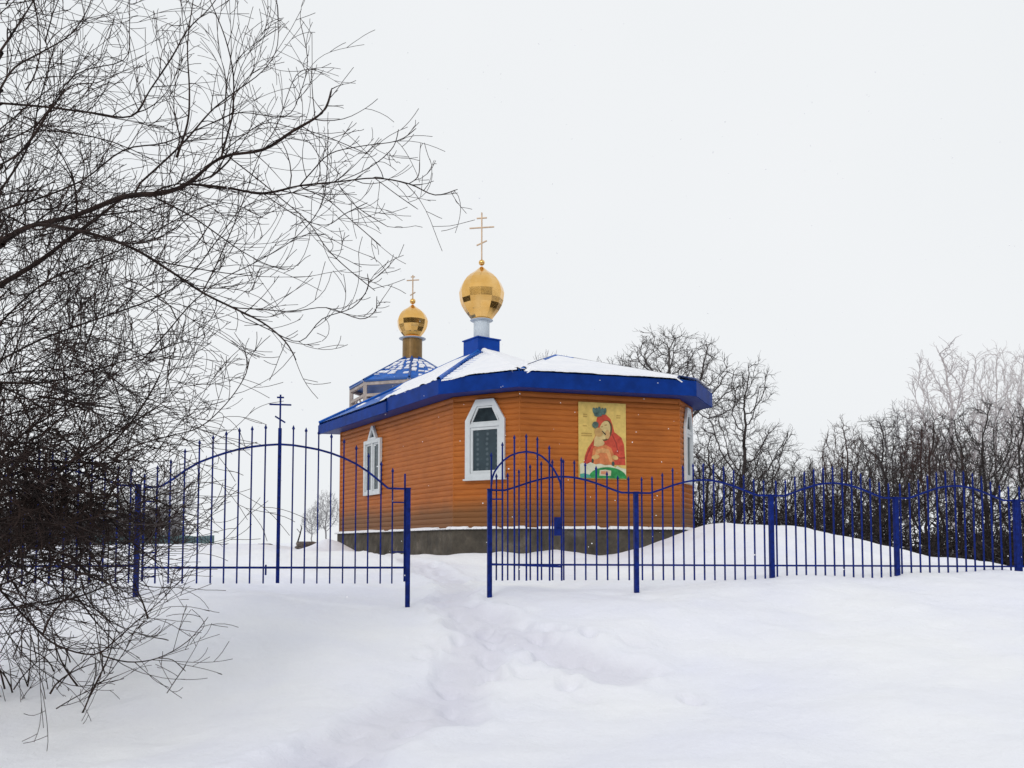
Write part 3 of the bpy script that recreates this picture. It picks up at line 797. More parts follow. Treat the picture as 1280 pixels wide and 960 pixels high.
# --- wide gate, two leaves with a cross on the meeting pole
g0 = pp[172]; g1 = pp[510]; GL = (g1-g0).length; mid = fpos(348.0)
def arc_z(px):       # height of the arch above the eye by place along the gate
    u = abs(px-348)/(140.0)
    if u >= 1: return .785
    return .785+.565*math.sqrt(max(0, 1-u*u*.985))*(1-.0*u)-.565*math.sqrt(.015)*u
def gate_rods():
    return [195,211.5,229,247,264,280.5,297,313,330], [365,381,397,413,429,444.5,460,476,490.5]
tops = {195:.90,211.5:.955,229:1.08,247:1.20,264:1.30,280.5:1.37,297:1.44,313:1.49,330:1.525,365:1.515,381:1.50,397:1.465,413:1.41,429:1.345,444.5:1.275,460:1.19,476:1.10,490.5:1.02}
def ptz(px, py): return at(px, py, fy(px)).z
ARCH = [(190,609),(200,608),(215,599),(230,588),(247,578),(264,571.5),(280.5,566),(297,561.5),(313,558.5),(330,556.5),(348,555.5),(365,556.5),(381,559),(397,562),(413,566.5),(429,572.5),(444.5,580),(460,590),(476,603),(485,610.5),(506,611)]
RT = {195:581,211.5:573,229:560,247:549,264:543,280.5:538,297:534,313:532,330:530,365:531,381:534,397:537,413:541.5,429:548,444.5:556,460:566,476:576,490.5:584.5}
leafs = []
for side, rods, lab in ((0, [195,211.5,229,247,264,280.5,297,313,330], 'left leaf of the wide blue arched gate, behind bare twigs'), (1, [365,381,397,413,429,444.5,460,476,490.5], 'right leaf of the wide blue arched gate, next to the open gap')):
    hx = 179 if side == 0 else 506; hp = fpos(hx)
    t = thing('gate_leaf', lab, 'gate', (hp.x, hp.y, hz(hp.x, hp.y)), 'leaves of the wide gate'); leafs.append(t)
    for r in rods: picket(t, fpos(r)-FN*.022, ptz(r, 729.5), ptz(r, RT[r]))
    picket(t, hp-FN*.022, ptz(hx, 727), ptz(hx, 592), tip=False, w=.024)
    ar = [q for q in ARCH if (q[0] <= 346 if side == 0 else q[0] >= 350)]
    if side == 0: ar = [(179, 609)]+ar+[(346.5, 555.5)]
    else: ar = [(349.5, 555.5)]+ar
    rail('arch_rail', t, [fpos(x)+Vector((0,0,ptz(x, y))) for x, y in ar])
    e = (179, 346.5) if side == 0 else (349.5, 506)
    rail('bottom_rail', t, [fpos(x)+Vector((0,0,ptz(x, 709.5))) for x in e], .028)
    o = 195 if side == 0 else 490.5
    for y in ((627, 691, 721) if side == 0 else (628, 690)):
        rail('hinge_bar', t, [fpos(x)+Vector((0,0,ptz(x, y))) for x in (hx, o)], .018)
mb = MB(); p = fpos(348)-FN*.024
mb.bar((p.x,p.y,ptz(348,729)), (p.x,p.y,ptz(348,535)), .044, .044, FD); mb.build('meeting_pole', FENCE, leafs[0])
b_ = ptz(348,536); hh = ptz(348,493)-b_
cr = MB(); xx = FD
cr.bar((p.x,p.y,b_-.02), (p.x,p.y,b_+hh), .022, .022, FD)
for y, w in ((496.5, .045), (505.5, .14)):
    z = ptz(348, y); c_ = Vector((p.x,p.y,z))+FN*.003; cr.bar(c_-FD*w, c_+FD*w, .020, .018, FN.copy())
z = ptz(348, 524); c_ = Vector((p.x,p.y,z))+FN*.003; cr.bar(c_-FD*.065+Vector((0,0,.04)), c_+FD*.065-Vector((0,0,.04)), .020, .018, FN.copy())
cr.build('cross', FENCE, leafs[0])
mb = MB(); q = fpos(333)-FN*.03; mb.bar((q.x,q.y,ptz(333,706)), (q.x,q.y,ptz(333,719)), .022, .022, FD); mb.build('drop_bolt', FENCE, leafs[0])
# --- wicket leaf, swung wide open towards the viewer
h0 = pp[612]+FN*.05; wd = (Vector((1, .02, 0))).normalized(); wn = Vector((wd.y, -wd.x, 0))
t = thing('wicket_gate', 'open round-topped blue wicket leaf with lock box, folded back on the fence', 'gate', (h0.x, h0.y, hz(h0.x, h0.y)))
def wp(px): 
    u = (px-640)/F
    # along the swung leaf
    s = (u*h0.y-h0.x)/(wd.x-u*wd.y); return h0+wd*s
def wz(px, py): p = wp(px); return at(px, py, p.y).z
for x, y in ((614,565),(628,552),(643,543),(658,541.5),(672,545),(687,556),(702,571)):
    p = wp(x)+wn*-.02; picket(t, p, wz(x, 726), wz(x, y), w=.021)
ac = [(614,607),(615,598),(618,590),(623,582.5),(630,575),(638,569.5),(648,566),(658,564.5),(668,566),(677,570),(685,577),(692,586),(697,595),(700.5,603),(702,613)]
rail('arch_rail', t, [wp(x)+Vector((0,0,wz(x,y))) for x, y in ac], .024)
rail('bottom_rail', t, [wp(614)+Vector((0,0,wz(614,705))), wp(702)+Vector((0,0,wz(702,708.5)))], .024)
rail('hinge_bar', t, [wp(614)+Vector((0,0,wz(614,624))), wp(628)+Vector((0,0,wz(628,624)))], .018)
lb = MB(); c_ = wp(697.5)+Vector((0,0,wz(697,658)))+wn*.01
lb.box(c_, .11, .045, .25, (wd, wn, Vector((0,0,1)))); lk = lb.build('lock_box', FENCE, t)
lb = MB(); lb.bar(c_+wn*.02+wd*-.02, c_+wn*.06+wd*-.02, .014); lb.bar(c_+wn*.06+wd*-.03, c_+wn*.06+wd*.05, .014); lb.build('handle', FENCE, lk)

# ------------------------------------------------------------------ trees
def rand_perp(r, d):
    v = Vector((r.gauss(0,1), r.gauss(0,1), r.gauss(0,1))); v = v-d*v.dot(d)
    return v.normalized() if v.length > 1e-6 else Vector((1,0,0))
def grow(r, out, p, d, L, rad, lvl, prm):
    """recursive bare branch; out gets (points, radii, level)"""
    mx = prm['levels']
    nseg = max(3, min(9, int(L/prm['seg'])+2)) if lvl < mx-1 or 'bend' in prm else 3
    pts = [p.copy()]; rs = [rad]; dd = d.normalized()
    wob = prm['wob']*(1+.35*lvl); bend = rand_perp(r, dd)*prm.get('bend', 0)*r.random()
    for i in range(nseg):
        dd = (dd+bend+rand_perp(r, dd)*wob*r.random()+Vector((0,0,prm['up'][min(lvl, len(prm['up'])-1)]))).normalized()
        p = p+dd*(L/nseg); pts.append(p.copy()); rs.append(max(prm['rmin'], rad*(1-.82*(i+1)/nseg)))
    out.append((pts, rs, lvl))
    if lvl >= mx: return
    nchild = prm['n'][lvl]; nchild = max(1, int(nchild*r.uniform(.75, 1.25)))
    lo_ = prm['lo'][min(lvl, len(prm['lo'])-1)]
    for c in range(nchild):
        t = lo_+(1-lo_)*((c+r.random())/nchild); k = min(int(t*nseg), nseg-1); f = t*nseg-k
        q = pts[k].lerp(pts[k+1], f); ld = (pts[k+1]-pts[k]).normalized()
        ang = math.radians(r.uniform(*prm['ang'][min(lvl, len(prm['ang'])-1)]))
        cd = ld*math.cos(ang)+rand_perp(r, ld)*math.sin(ang)
        if cd.z < -.3: cd.z *= .3
        cl = L*prm['len'][min(lvl, len(prm['len'])-1)]*r.uniform(.6, 1.2)*(1.15-.55*t)
        grow(r, out, q, cd, cl, max(prm['rmin'], min(rs[k]*.75, rad*prm['rr'])), lvl+1, prm)
def emit(mb, segs, lo=0, hi=99):
    for pts, rs, l in segs:
        if lo <= l <= hi: mb.tube(pts, rs, 7 if rs[0] > .04 else (4 if rs[0] > .012 else 3))
def colonize(seed, h, roots, crowns, npts, step=.24, infl=2.4, kill=.42, gnarl=.14):
    """limbs grown towards points scattered through the crown volume; gives nodes and parents"""
    R = np.random.RandomState(seed); pts = []
    tot = sum(c[3]*c[4]**2 for c in crowns)
    for (cx, cy, cz, rz, rx) in crowns:
        k = int(npts*rz*rx*rx/tot); q = R.normal(size=(k, 3)); q /= np.linalg.norm(q, axis=1)[:,None]
        q *= (R.rand(k)**.42)[:,None]; pts.append(q*[rx, rx, rz]+[cx, cy, cz])
    pts = np.concatenate(pts); nodes = []; par = []
    for (x, y, tx, ty, th) in roots:
        p = np.array([x, y, -.4]); nodes.append(p); par.append(-1); n = max(2, int((th+.4)/step))
        for i in range(n):
            f = (i+1)/n; p = np.array([x+(tx-x)*f, y+(ty-y)*f, -.4+(th+.4)*f])+R.normal(size=3)*[.05, .05, 0]
            nodes.append(p); par.append(len(nodes)-2)
    N = np.array(nodes); d = np.linalg.norm(pts[:,None]-N[None], axis=2); ni = d.argmin(1); nd = d.min(1)
    alive = np.ones(len(pts), bool)
    for it in range(160):
        m = alive & (nd < (infl if it > 25 else 9))
        if not m.any(): break
        acc = {}
        for i, v in zip(ni[m], pts[m]-N[ni[m]]):
            v = v/np.linalg.norm(v)
            acc[i] = acc[i]+v if i in acc else v
        new = []; npar = []
        for i, v in acc.items():
            L = np.linalg.norm(v)
            if L < .15: continue
            v = v/L+R.normal(size=3)*gnarl; v /= np.linalg.norm(v); new.append(N[i]+v*step); npar.append(i)
        if not new: break
        new = np.array(new); o = len(N); N = np.concatenate([N, new]); par += [int(a) for a in npar]
        dn = np.linalg.norm(pts[:,None]-new[None], axis=2); b = dn.min(1); bi = dn.argmin(1)+o
        u = b < nd; nd[u] = b[u]; ni[u] = bi[u]; alive &= nd > kill
        if len(N) > 5200: break
    return N, par
def make_tree(name, seed, roots, crowns, npts, mat, tip=.0145, twig=2.1, tl=(.22, .55), r_twig=.0075, up=.25, **kw):
    N, par = colonize(seed, 8, roots, crowns, npts, **kw); n = len(N); r = random.Random(seed)
    ch = [[] for _ in range(n)]
    for i, p in enumerate(par):
        if p >= 0: ch[p].append(i)
    w = [0.0]*n
    for i in range(n-1, -1, -1):
        w[i] += tip**2.35 if not ch[i] else 0
        if par[i] >= 0: w[par[i]] += w[i]
    rad = [x**(1/2.35) for x in w]
    trunk = MB(); crown = MB(); V = [Vector(p) for p in N]
    stack = [(i, True) for i, p in enumerate(par) if p < 0]
    while stack:
        i, tr = stack.pop(); chain = [par[i], i] if par[i] >= 0 else [i]
        while ch[i]:
            c = sorted(ch[i], key=lambda k: -w[k])
            for o in c[1:]: stack.append((o, False))
            i = c[0]; chain.append(i)
        rs = [rad[k] for k in chain]
        if par[chain[0]] >= 0 or not tr: rs[0] = min(rs[0], rs[1]*1.15) if len(rs) > 1 else rs[0]
        if len(chain) > 1: (trunk if tr else crown).tube([V[k] for k in chain], rs, 7 if rs[0] > .05 else (4 if rs[0] > .02 else 3))
    for i in range(n):
        if rad[i] > .035 or par[i] < 0: continue
        k = twig*(1.5 if not ch[i] else .8)
        while r.random() < k:
            k -= 1; d = (V[i]-V[par[i]]).normalized(); d = (d+rand_perp(r, d)*r.uniform(.4, 1.2)+Vector((0,0,up))).normalized()
            L = r.uniform(*tl); p = V[i]; pts = [p]; b = rand_perp(r, d)*.25
            for q in range(3):
                d = (d+b+rand_perp(r, d)*.12+Vector((0,0,.04))).normalized(); p = p+d*L/3; pts.append(p)
                if r.random() < .75:
                    e = (d+rand_perp(r, d)*.8).normalized(); l2 = L*r.uniform(.25, .5)
                    crown.tube([p, p+e*l2*.5, p+(e+rand_perp(r, e)*.2)*l2], [r_twig*.8, r_twig*.7, r_twig*.5], 3)
            crown.tube(pts, [r_twig, r_twig*.9, r_twig*.8, r_twig*.6], 3)
    root = thing(name, '-', 'tree')
    trunk.build('trunk', mat, root, smooth=True, fixn=False); crown.build('crown', mat, root, fixn=False)
    return root
prot = {
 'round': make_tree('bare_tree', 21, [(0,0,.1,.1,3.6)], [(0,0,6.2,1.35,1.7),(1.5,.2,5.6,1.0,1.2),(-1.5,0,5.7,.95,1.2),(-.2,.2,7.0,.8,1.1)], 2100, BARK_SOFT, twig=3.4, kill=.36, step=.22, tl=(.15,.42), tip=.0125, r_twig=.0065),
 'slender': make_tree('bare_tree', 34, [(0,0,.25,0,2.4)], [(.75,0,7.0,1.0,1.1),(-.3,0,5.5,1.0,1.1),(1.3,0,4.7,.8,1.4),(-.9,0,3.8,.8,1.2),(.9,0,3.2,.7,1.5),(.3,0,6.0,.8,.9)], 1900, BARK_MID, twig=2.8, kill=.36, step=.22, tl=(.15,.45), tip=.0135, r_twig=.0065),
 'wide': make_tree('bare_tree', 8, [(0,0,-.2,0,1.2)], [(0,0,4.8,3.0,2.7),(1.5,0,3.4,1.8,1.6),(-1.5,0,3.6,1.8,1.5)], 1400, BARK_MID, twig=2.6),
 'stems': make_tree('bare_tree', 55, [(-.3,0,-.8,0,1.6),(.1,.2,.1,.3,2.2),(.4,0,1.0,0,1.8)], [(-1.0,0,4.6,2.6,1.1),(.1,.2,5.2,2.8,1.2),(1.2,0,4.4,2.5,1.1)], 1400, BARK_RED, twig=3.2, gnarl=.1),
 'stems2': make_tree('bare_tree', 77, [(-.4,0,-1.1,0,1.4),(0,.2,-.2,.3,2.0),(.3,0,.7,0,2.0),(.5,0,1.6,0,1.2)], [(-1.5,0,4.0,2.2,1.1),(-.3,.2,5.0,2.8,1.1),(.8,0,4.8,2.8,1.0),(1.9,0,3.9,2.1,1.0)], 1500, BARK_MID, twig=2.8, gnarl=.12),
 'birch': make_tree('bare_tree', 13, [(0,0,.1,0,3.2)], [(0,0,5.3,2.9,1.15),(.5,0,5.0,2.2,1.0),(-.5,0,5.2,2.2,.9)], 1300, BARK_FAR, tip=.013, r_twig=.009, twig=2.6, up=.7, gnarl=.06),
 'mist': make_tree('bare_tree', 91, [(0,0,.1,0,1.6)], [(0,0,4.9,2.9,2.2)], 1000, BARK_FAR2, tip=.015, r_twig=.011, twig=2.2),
}
mesh_top = {}
for k_, o in prot.items():
    mesh_top[k_] = max(v.co.z for c in o.children for v in c.data.vertices)
used = set()
def place(kind, px, top, Y, label, rot=0, wide=1, group='bare trees beyond the church', name='bare_tree'):
    o = prot[kind]
    if kind in used: o = copy_tree(o)
    used.add(kind)
    x = (px-640)/F*Y; z = hz(x, Y)-.05; zt_ = at(px, top, Y).z; s = (zt_-z)/mesh_top[kind]
    o.location = (x, Y, z); o.scale = (s*wide, s*wide, s); o.rotation_euler = (0,0,rot)
    for c in o.children: c.matrix_parent_inverse = Matrix.Identity(4)
    tag(o, label, 'tree', group); return o
place('round', 842, 402, 33, 'frosted bare tree with wide round crown showing over the right roof end', .3, 1.12)
place('slender', 918, 440, 27, 'lone slender dark tree leaning just right of the church roof', .1, 1.0)
place('wide', 885, 528, 30, 'low spreading bare tree between the church wall and the slender dark tree', .4, 1.1)
place('wide', 968, 548, 29, 'low spreading bare tree right beside the slender dark tree', 3.0, 1.1)
place('stems2', 1012, 575, 31, 'short many-stemmed bare tree at the dip of the treeline', 1.0, 1.1)
place('stems', 1060, 517, 31, 'reddish many-stemmed tree at the left rise of the treeline', 2.0, 1.1)
place('wide', 1108, 510, 33, 'spreading dark tree left of the pale tall pair', 3.3, 1.0)
place('stems', 1150, 514, 30, 'reddish many-stemmed tree in front of the pale tall tree', 4.6, 1.1)
place('stems2', 1180, 505, 34, 'grey many-stemmed tree under the pale tall tree', 5.2, 1.15)
place('stems2', 1085, 556, 28, 'low grey many-stemmed tree near the end of the snow mound', .2, 1.15)
place('wide', 1236, 490, 26, 'tall dark spreading tree near the right photo edge', 4.4, .95)
place('stems2', 1292, 490, 28, 'dark many-stemmed tree cut by the right photo edge', 5.0, 1.1)
place('stems', 1208, 540, 29, 'short reddish tree between the two dark trees at the right', 1.4, 1.0)
place('stems', 1035, 560, 34, 'low reddish tree just right of the dip in the treeline', 3.7, 1.2)
place('stems2', 935, 560, 33, 'low grey stems directly behind the slender dark tree', 2.9, 1.2)
place('stems', 880, 575, 34, 'low reddish stems seen close to the church wall', .7, 1.2)
place('birch', 1190, 422, 48, 'pale tall birch rising above the treeline', .5, 1.3)
place('birch', 1252, 426, 58, 'slim pale birch above the treeline at the far right', 2.5, .75)
place('birch', 1282, 430, 56, 'pale birch half cut by the right photo edge', 3.9, .75)
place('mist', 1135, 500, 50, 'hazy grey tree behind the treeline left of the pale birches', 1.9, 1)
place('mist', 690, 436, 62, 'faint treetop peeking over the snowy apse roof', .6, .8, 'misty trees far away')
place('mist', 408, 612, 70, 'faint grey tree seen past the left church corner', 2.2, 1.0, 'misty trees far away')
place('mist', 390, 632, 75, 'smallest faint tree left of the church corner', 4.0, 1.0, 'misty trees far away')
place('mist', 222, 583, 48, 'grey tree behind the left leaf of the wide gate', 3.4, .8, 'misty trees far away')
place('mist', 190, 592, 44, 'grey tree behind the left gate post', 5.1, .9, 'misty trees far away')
place('stems2', 160, 600, 40, 'darker many-stemmed tree left of the wide gate', 2.7, 1.2, 'misty trees far away')
place('stems2', 90, 590, 42, 'dark many-stemmed tree behind the shrub, second from the left edge', .9, 1.3, 'misty trees far away')
place('wide', 20, 585, 40, 'dark tree behind the shrub at the left photo edge', 1.7, 1.1, 'misty trees far away')

# undergrowth beyond the mound: one uncountable tangle
r = random.Random(99); segs = []
BR = dict(levels=3, seg=.5, wob=.5, up=(.05,.05,.04), r0=.03, rmin=.008, n=(5,5,4), lo=(.1,.1,.1), ang=((20,60),(25,70),(25,75)), len=(.55,.55,.55), rr=.6)
for i in range(270):
    px = r.uniform(866, 1330); Y = r.uniform(22.5, 31)
    x = (px-640)/F*Y; hgt = r.uniform(.8, 2.5)*(1 if px > 900 else .9)
    if px > 1120: hgt *= r.uniform(.6, 1)
    z = hz(x, Y) if i % 6 == 0 or i < 3 else z
    grow(r, segs, Vector((x, Y, z-.2)), Vector((r.gauss(0,.35), r.gauss(0,.3), 1)), hgt, r.uniform(.02,.05), 0, BR)
for i in range(60):
    px = r.uniform(-80, 225); Y = r.uniform(27, 34); x = (px-640)/F*Y
    grow(r, segs, Vector((x, Y, EYE-.4)), Vector((r.gauss(0,.35), r.gauss(0,.3), 1)), r.uniform(.8, 1.7), .03, 0, BR)
mb = MB(); emit(mb, segs)
o = mb.build('undergrowth', BRUSH, None, fixn=False)
tag(o, 'dark tangle of bare undergrowth at the foot of the trees', 'undergrowth', kind='stuff')
# dark brushy bank low on the ground under the tangle
mb = MB(); r = random.Random(4)
for i in range(3000):
    px = r.uniform(868, 1340); Y = r.uniform(22.5, 33); x = (px-640)/F*Y
    z = EYE-.45+abs(r.gauss(0, .33))*(1 if px > 1090 else 1.2); c = Vector((x, Y, z)); L = r.uniform(.10,.26)
    d = Vector((r.gauss(0,1), r.gauss(0,1), r.gauss(0,.8))).normalized()*L; e = rand_perp(r, d.normalized())*r.uniform(.02,.06)
    mb.add([c-d, c+e, c+d, c-e], [(0,1,2,3)])
o = mb.build('dead_weeds', BRUSH, None, fixn=False)
tag(o, 'matted dead weeds and leaves poking from the snow under the thicket', 'weeds', kind='stuff')

# far woods all round, one mass each (they also show mirrored in the domes)
def far_wood(name, label, spots, mat, seed):
    r = random.Random(seed); mb = MB(); BW = dict(levels=2, seg=2, wob=.3, up=(.05,.06,.05), r0=.2, rmin=.09, n=(16,8), lo=(.1,.1), ang=((20,60),(25,70)), len=(.45,.5), rr=.5)
    for (x, y, h) in spots:
        segs = []; grow(r, segs, Vector((x, y, EYE-1)), Vector((r.gauss(0,.1), r.gauss(0,.1), 1)), h, .30, 0, BW); emit(mb, segs)
    o = mb.build(name, mat, None, fixn=False); tag(o, label, 'woods', kind='stuff')
r = random.Random(44)
sp = [(58*math.cos(a)+r.uniform(-4,4), 20+58*math.sin(a)+r.uniform(-5,5), r.uniform(8,13)) for a in [math.radians(r.uniform(-190, 10)) for _ in range(420)]]
far_wood('distant_wood', 'distant dark wood around the field behind the viewer', sp, BRUSH, 1)
sp = [((r.uniform(-60, 215)-640)/F*Y, Y, r.uniform(2.6, 4.5)) for Y in [r.uniform(75, 110) for _ in range(110)]]
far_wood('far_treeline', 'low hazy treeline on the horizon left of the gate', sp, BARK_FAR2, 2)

# teal fence far off at the left
a = at(118, 671, 45); b = at(268, 668, 45)
ft_ = thing('far_fence', 'low teal board fence far beyond the left gate leaf', 'fence', (a.x, a.y, hz(a.x, 45)))
mb = MB(); n = 46
for i in range(n):
    p = a.lerp(b, (i+.5)/n); w = (b-a).length/n*.9
    mb.box((p.x, p.y, EYE+.42+.03*math.sin(i*.6)-.35), w, .03, 1.1)
mb.build('boards', TEAL, ft_)
mb = MB(); mb.bar((a.x,a.y-.03,EYE+.45), (b.x,b.y-.03,EYE+.45), .08, .04); mb.bar((a.x,a.y-.03,EYE+.1), (b.x,b.y-.03,EYE+.1), .08, .04); mb.build('rail', TEAL, ft_)

# bare earth showing at the dug snow bank left of the church
def soil(px0, px1, ytop, ybot, Y, label):
    c = at((px0+px1)/2, (ytop+ybot)/2, Y); mb = MB(); r = random.Random(int(px0))
    w = (px1-px0)/F*Y/2; h = (ybot-ytop)/F*Y/2; n = 26; vs = [Vector((0,-.10,0))]
    for ring in (.55, 1):
        for i in range(n):
            a = 2*math.pi*i/n; k = ring*r.uniform(.8, 1.1); zz = h*math.sin(a)*k
            if math.sin(a) > 0: zz = min(zz, h*.75)
            vs.append(Vector((w*math.cos(a)*k, (.18 if ring == 1 else -.06)+r.uniform(-.03,.03), zz)))
    fs = [(0, 1+i, 1+(i+1)%n) for i in range(n)]+[(1+i, 1+n+i, 1+n+(i+1)%n, 1+(i+1)%n) for i in range(n)]
    mb.add([c+v for v in vs], fs); o = mb.build('earth_clod', SOIL, None, smooth=False)
    tag(o, label, 'earth', 'bare earth patches in the snow bank'); return o
soil(318, 341, 678, 689, 24.6, 'bare brown earth patch in the snow bank left of the cross pole')
soil(366, 397, 675, 689, 23.6, 'bare brown earth patch between the cross pole and the church corner')
soil(257, 266, 684, 688, 23.8, 'smallest bare earth patch, furthest left in the snow bank')
# a dead stalk on that bank
mb = MB(); mb.tube([at(372,678,23), at(375,668,23), at(377,660,23), at(376,656,23)], [.02,.018,.014,.01], 4); mb.tube([at(375,666,23), at(371,661,23)], .01, 3)
tag(mb.build('dead_stalk', BRUSH, None), 'short dead stalk standing on the snow bank', 'plant')

# ------------------------------------------------------------------ the bare tree and shrub close at the left
def crop1(pts): return [(x/2.1333, y/2.1333) for x, y in pts]
def crop2(pts): return [(x/2.1333, 450+y/2.1333) for x, y in pts]
UP = [([(0,650),(75,605),(200,575),(330,525),(430,515),(500,490),(590,420),(700,400),(780,350),(840,315),(870,285),(885,235)], 9, 7.2),
 ([(500,490),(600,500),(700,515),(800,495),(900,485),(1000,475),(1090,490),(1160,520),(1220,505)], 4.2, 7.1),
 ([(800,495),(830,460),(880,410),(960,390),(1060,375),(1110,342)], 2.4, 7.0),
 ([(0,760),(100,700),(180,640),(260,580),(330,525)], 9, 7.3),
 ([(0,640),(100,600),(230,620),(350,660),(450,720),(540,780),(620,820),(700,860),(760,910),(790,960)], 5.5, 6.9),
 ([(620,820),(700,825),(780,830),(870,820),(960,850),(1000,830),(1005,790)], 2.2, 6.8),
 ([(590,420),(612,340),(620,300),(622,200),(600,100),(560,0),(540,-60)], 3.4, 7.4),
 ([(470,420),(500,330),(505,240),(500,120),(515,0),(520,-60)], 3.6, 7.6),
 ([(0,240),(40,180),(110,140),(190,90),(240,10),(250,-60)], 3.6, 7.0),
 ([(0,275),(120,285),(240,300),(350,310),(400,240),(460,150),(500,80),(560,20),(600,-40)], 4.0, 7.5),
 ([(0,440),(60,400),(130,300),(190,230),(260,220),(330,190)], 3.2, 6.7),
 ([(400,520),(500,570),(560,610),(630,660),(700,700),(760,720)], 3.0, 7.7),
 ([(350,510),(480,390),(560,300),(620,250),(700,190),(740,120),(738,0)], 3.0, 7.9),
 ([(600,410),(690,480),(750,530),(820,590),(870,660),(920,710),(1000,775)], 2.4, 6.6),
 ([(800,500),(870,530),(940,590),(1015,655)], 2.0, 7.2),
 ([(0,140),(60,50),(90,0),(110,-50)], 4.0, 6.9),
 ([(0,510),(60,420),(90,350),(100,290),(130,180),(150,100)], 3.6, 7.4),
 ([(0,960),(120,900),(260,850),(400,800),(500,740),(580,640),(640,560),(700,530)], 3.4, 7.6),
 ([(380,960),(450,880),(520,800),(600,740),(680,700),(780,640),(850,560),(870,480),(875,345)], 2.2, 7.8),
 ([(0,560),(100,530),(220,480),(330,400),(440,380),(560,330),(640,300),(760,310),(800,250),(820,160),(800,55)], 3.0, 8.0),
 ([(0,380),(100,330),(200,200),(330,160),(345,80),(345,-20)], 2.6, 8.1),
 ([(540,780),(580,700),(640,560),(690,420),(740,330),(790,200),(850,185)], 2.0, 8.2),
 ([(600,400),(700,330),(780,340),(860,360),(980,410)], 1.8, 7.3),
 ([(700,515),(800,580),(870,600),(920,570),(980,540)], 1.8, 7.6),
 ([(640,840),(720,880),(800,910),(860,850),(940,820),(980,770),(980,730)], 1.8, 7.0),
 ([(0,860),(110,760),(240,700),(380,640),(480,580),(600,540),(700,580)], 3.0, 7.1),
 ([(900,485),(960,460),(1010,430),(1050,390),(1063,345)], 1.5, 6.9),
 ([(1000,475),(1060,520),(1115,558)], 1.5, 7.2),
 ([(900,490),(950,550),(1035,605)], 1.5, 7.3),
 ([(1090,490),(1115,470),(1119,430)], 1.4, 7.1)]
LOWR = [([(0,60),(120,60),(240,30),(400,-20),(520,-60)], 4.0, 7.4),
 ([(0,270),(150,270),(280,275),(340,265),(400,272),(455,268)], 3.8, 7.2),
 ([(-30,580),(80,700),(150,760),(250,785),(310,745),(360,700),(420,650),(455,615)], 3.6, 7.1),
 ([(260,785),(340,805),(420,795),(500,750),(555,685)], 2.6, 7.0),
 ([(-20,500),(60,640),(120,760),(200,850)], 2.4, 7.5),
 ([(150,930),(200,900),(270,860),(330,780),(360,720)], 2.0, 7.0),
 ([(0,360),(120,330),(240,270),(330,190),(400,90),(440,0),(430,-60)], 4.2, 7.3),
 ([(60,420),(240,330),(340,240),(440,205),(530,180),(600,120),(650,50),(665,0)], 3.0, 7.0),
 ([(0,480),(100,450),(250,420),(400,370),(480,340)], 3.6, 6.8),
 ([(0,600),(100,560),(260,520),(360,560),(440,490)], 3.0, 6.9),
 ([(0,520),(130,600),(220,660),(300,700)], 3.0, 7.7),
 ([(445,888),(470,850),(495,815)], 1.5, 6.9), ([(420,795),(460,800),(495,830)], 1.0, 6.9),
 ([(0,700),(60,780),(130,840),(210,870),(330,850)], 1.6, 7.6),
 ([(0,150),(150,120),(300,140),(420,170),(520,140)], 2.6, 7.6),
 ([(0,560),(140,470),(300,440),(430,400),(530,340)], 2.4, 7.9),
 ([(0,320),(140,360),(260,420),(370,500),(440,560)], 3.4, 7.5)]
def smooth_line(pts, sub=4):
    out = []; n = len(pts)
    for i in range(n-1):
        p0, p1, p2, p3 = pts[max(i-1,0)], pts[i], pts[i+1], pts[min(i+2,n-1)]
        for k in range(sub):
            t = k/sub
            out.append(tuple(.5*(2*b+(c-a)*t+(2*a-5*b+4*c-d)*t*t+(3*b-a-3*c+d)*t**3) for a, b, c, d in zip(p0,p1,p2,p3)))
    out.append(pts[-1]); return out
def traced(r, limbs, conv, segs, dens, prm, dmul=1.0):
    seen = []
    for pts, w, Y in limbs:
        pts = smooth_line(conv(pts), 4); Y0 = Y; n = len(pts)
        P3 = []; ph = r.uniform(0, 6); amp = r.uniform(.1, .35)
        for i, (x, y) in enumerate(pts):
            P3.append(at(x, y, Y0+amp*math.sin(ph+i*.22)))
        if pts[0][0] > 8 and seen:       # a side limb leaves the limb it grows from
            o = min(seen, key=lambda q: (q[0]-pts[0][0])**2+(q[1]-pts[0][1])**2)
            if (o[0]-pts[0][0])**2+(o[1]-pts[0][1])**2 < 900:
                dY = o[2].y-P3[0].y
                for i in range(len(P3)): P3[i] = at(pts[i][0], pts[i][1], P3[i].y+dY*max(0, 1-i/14))
                P3[0] = o[2].copy()
        seen += [(pts[i][0], pts[i][1], P3[i]) for i in range(n)]
        r0 = w/F*Y*.46*dmul
        rs = [max(.0042, r0*(1-.72*i/(n-1))) for i in range(n-1)]+[.0028]
        segs.append((P3, rs, 0))
        L = sum((b-a).length for a, b in zip(P3[:-1], P3[1:])); k = int(L*dens)
        for c in range(k):
            t = (c+r.random())/k; i = min(int(t*(n-1)), n-2); q = P3[i].lerp(P3[i+1], r.random())
            ld = (P3[i+1]-P3[i]).normalized(); ang = math.radians(r.uniform(20, 60))
            cd = ld*math.cos(ang)+rand_perp(r, ld)*math.sin(ang)
            lv = 1 if w > 2.6 and r.random() < .38 else 2
            ll = r.uniform(.6, 1.3) if lv == 1 else r.uniform(.3, .8)
            if t > .55: lv = 2; ll = r.uniform(.3, .75)
            if t > .85: ll *= .6
            if w < 2.6: ll *= .75
            grow(r, segs, q, cd, ll, max(.0030, min(rs[i]*.65, .010 if lv == 1 else .005)), lv, prm)
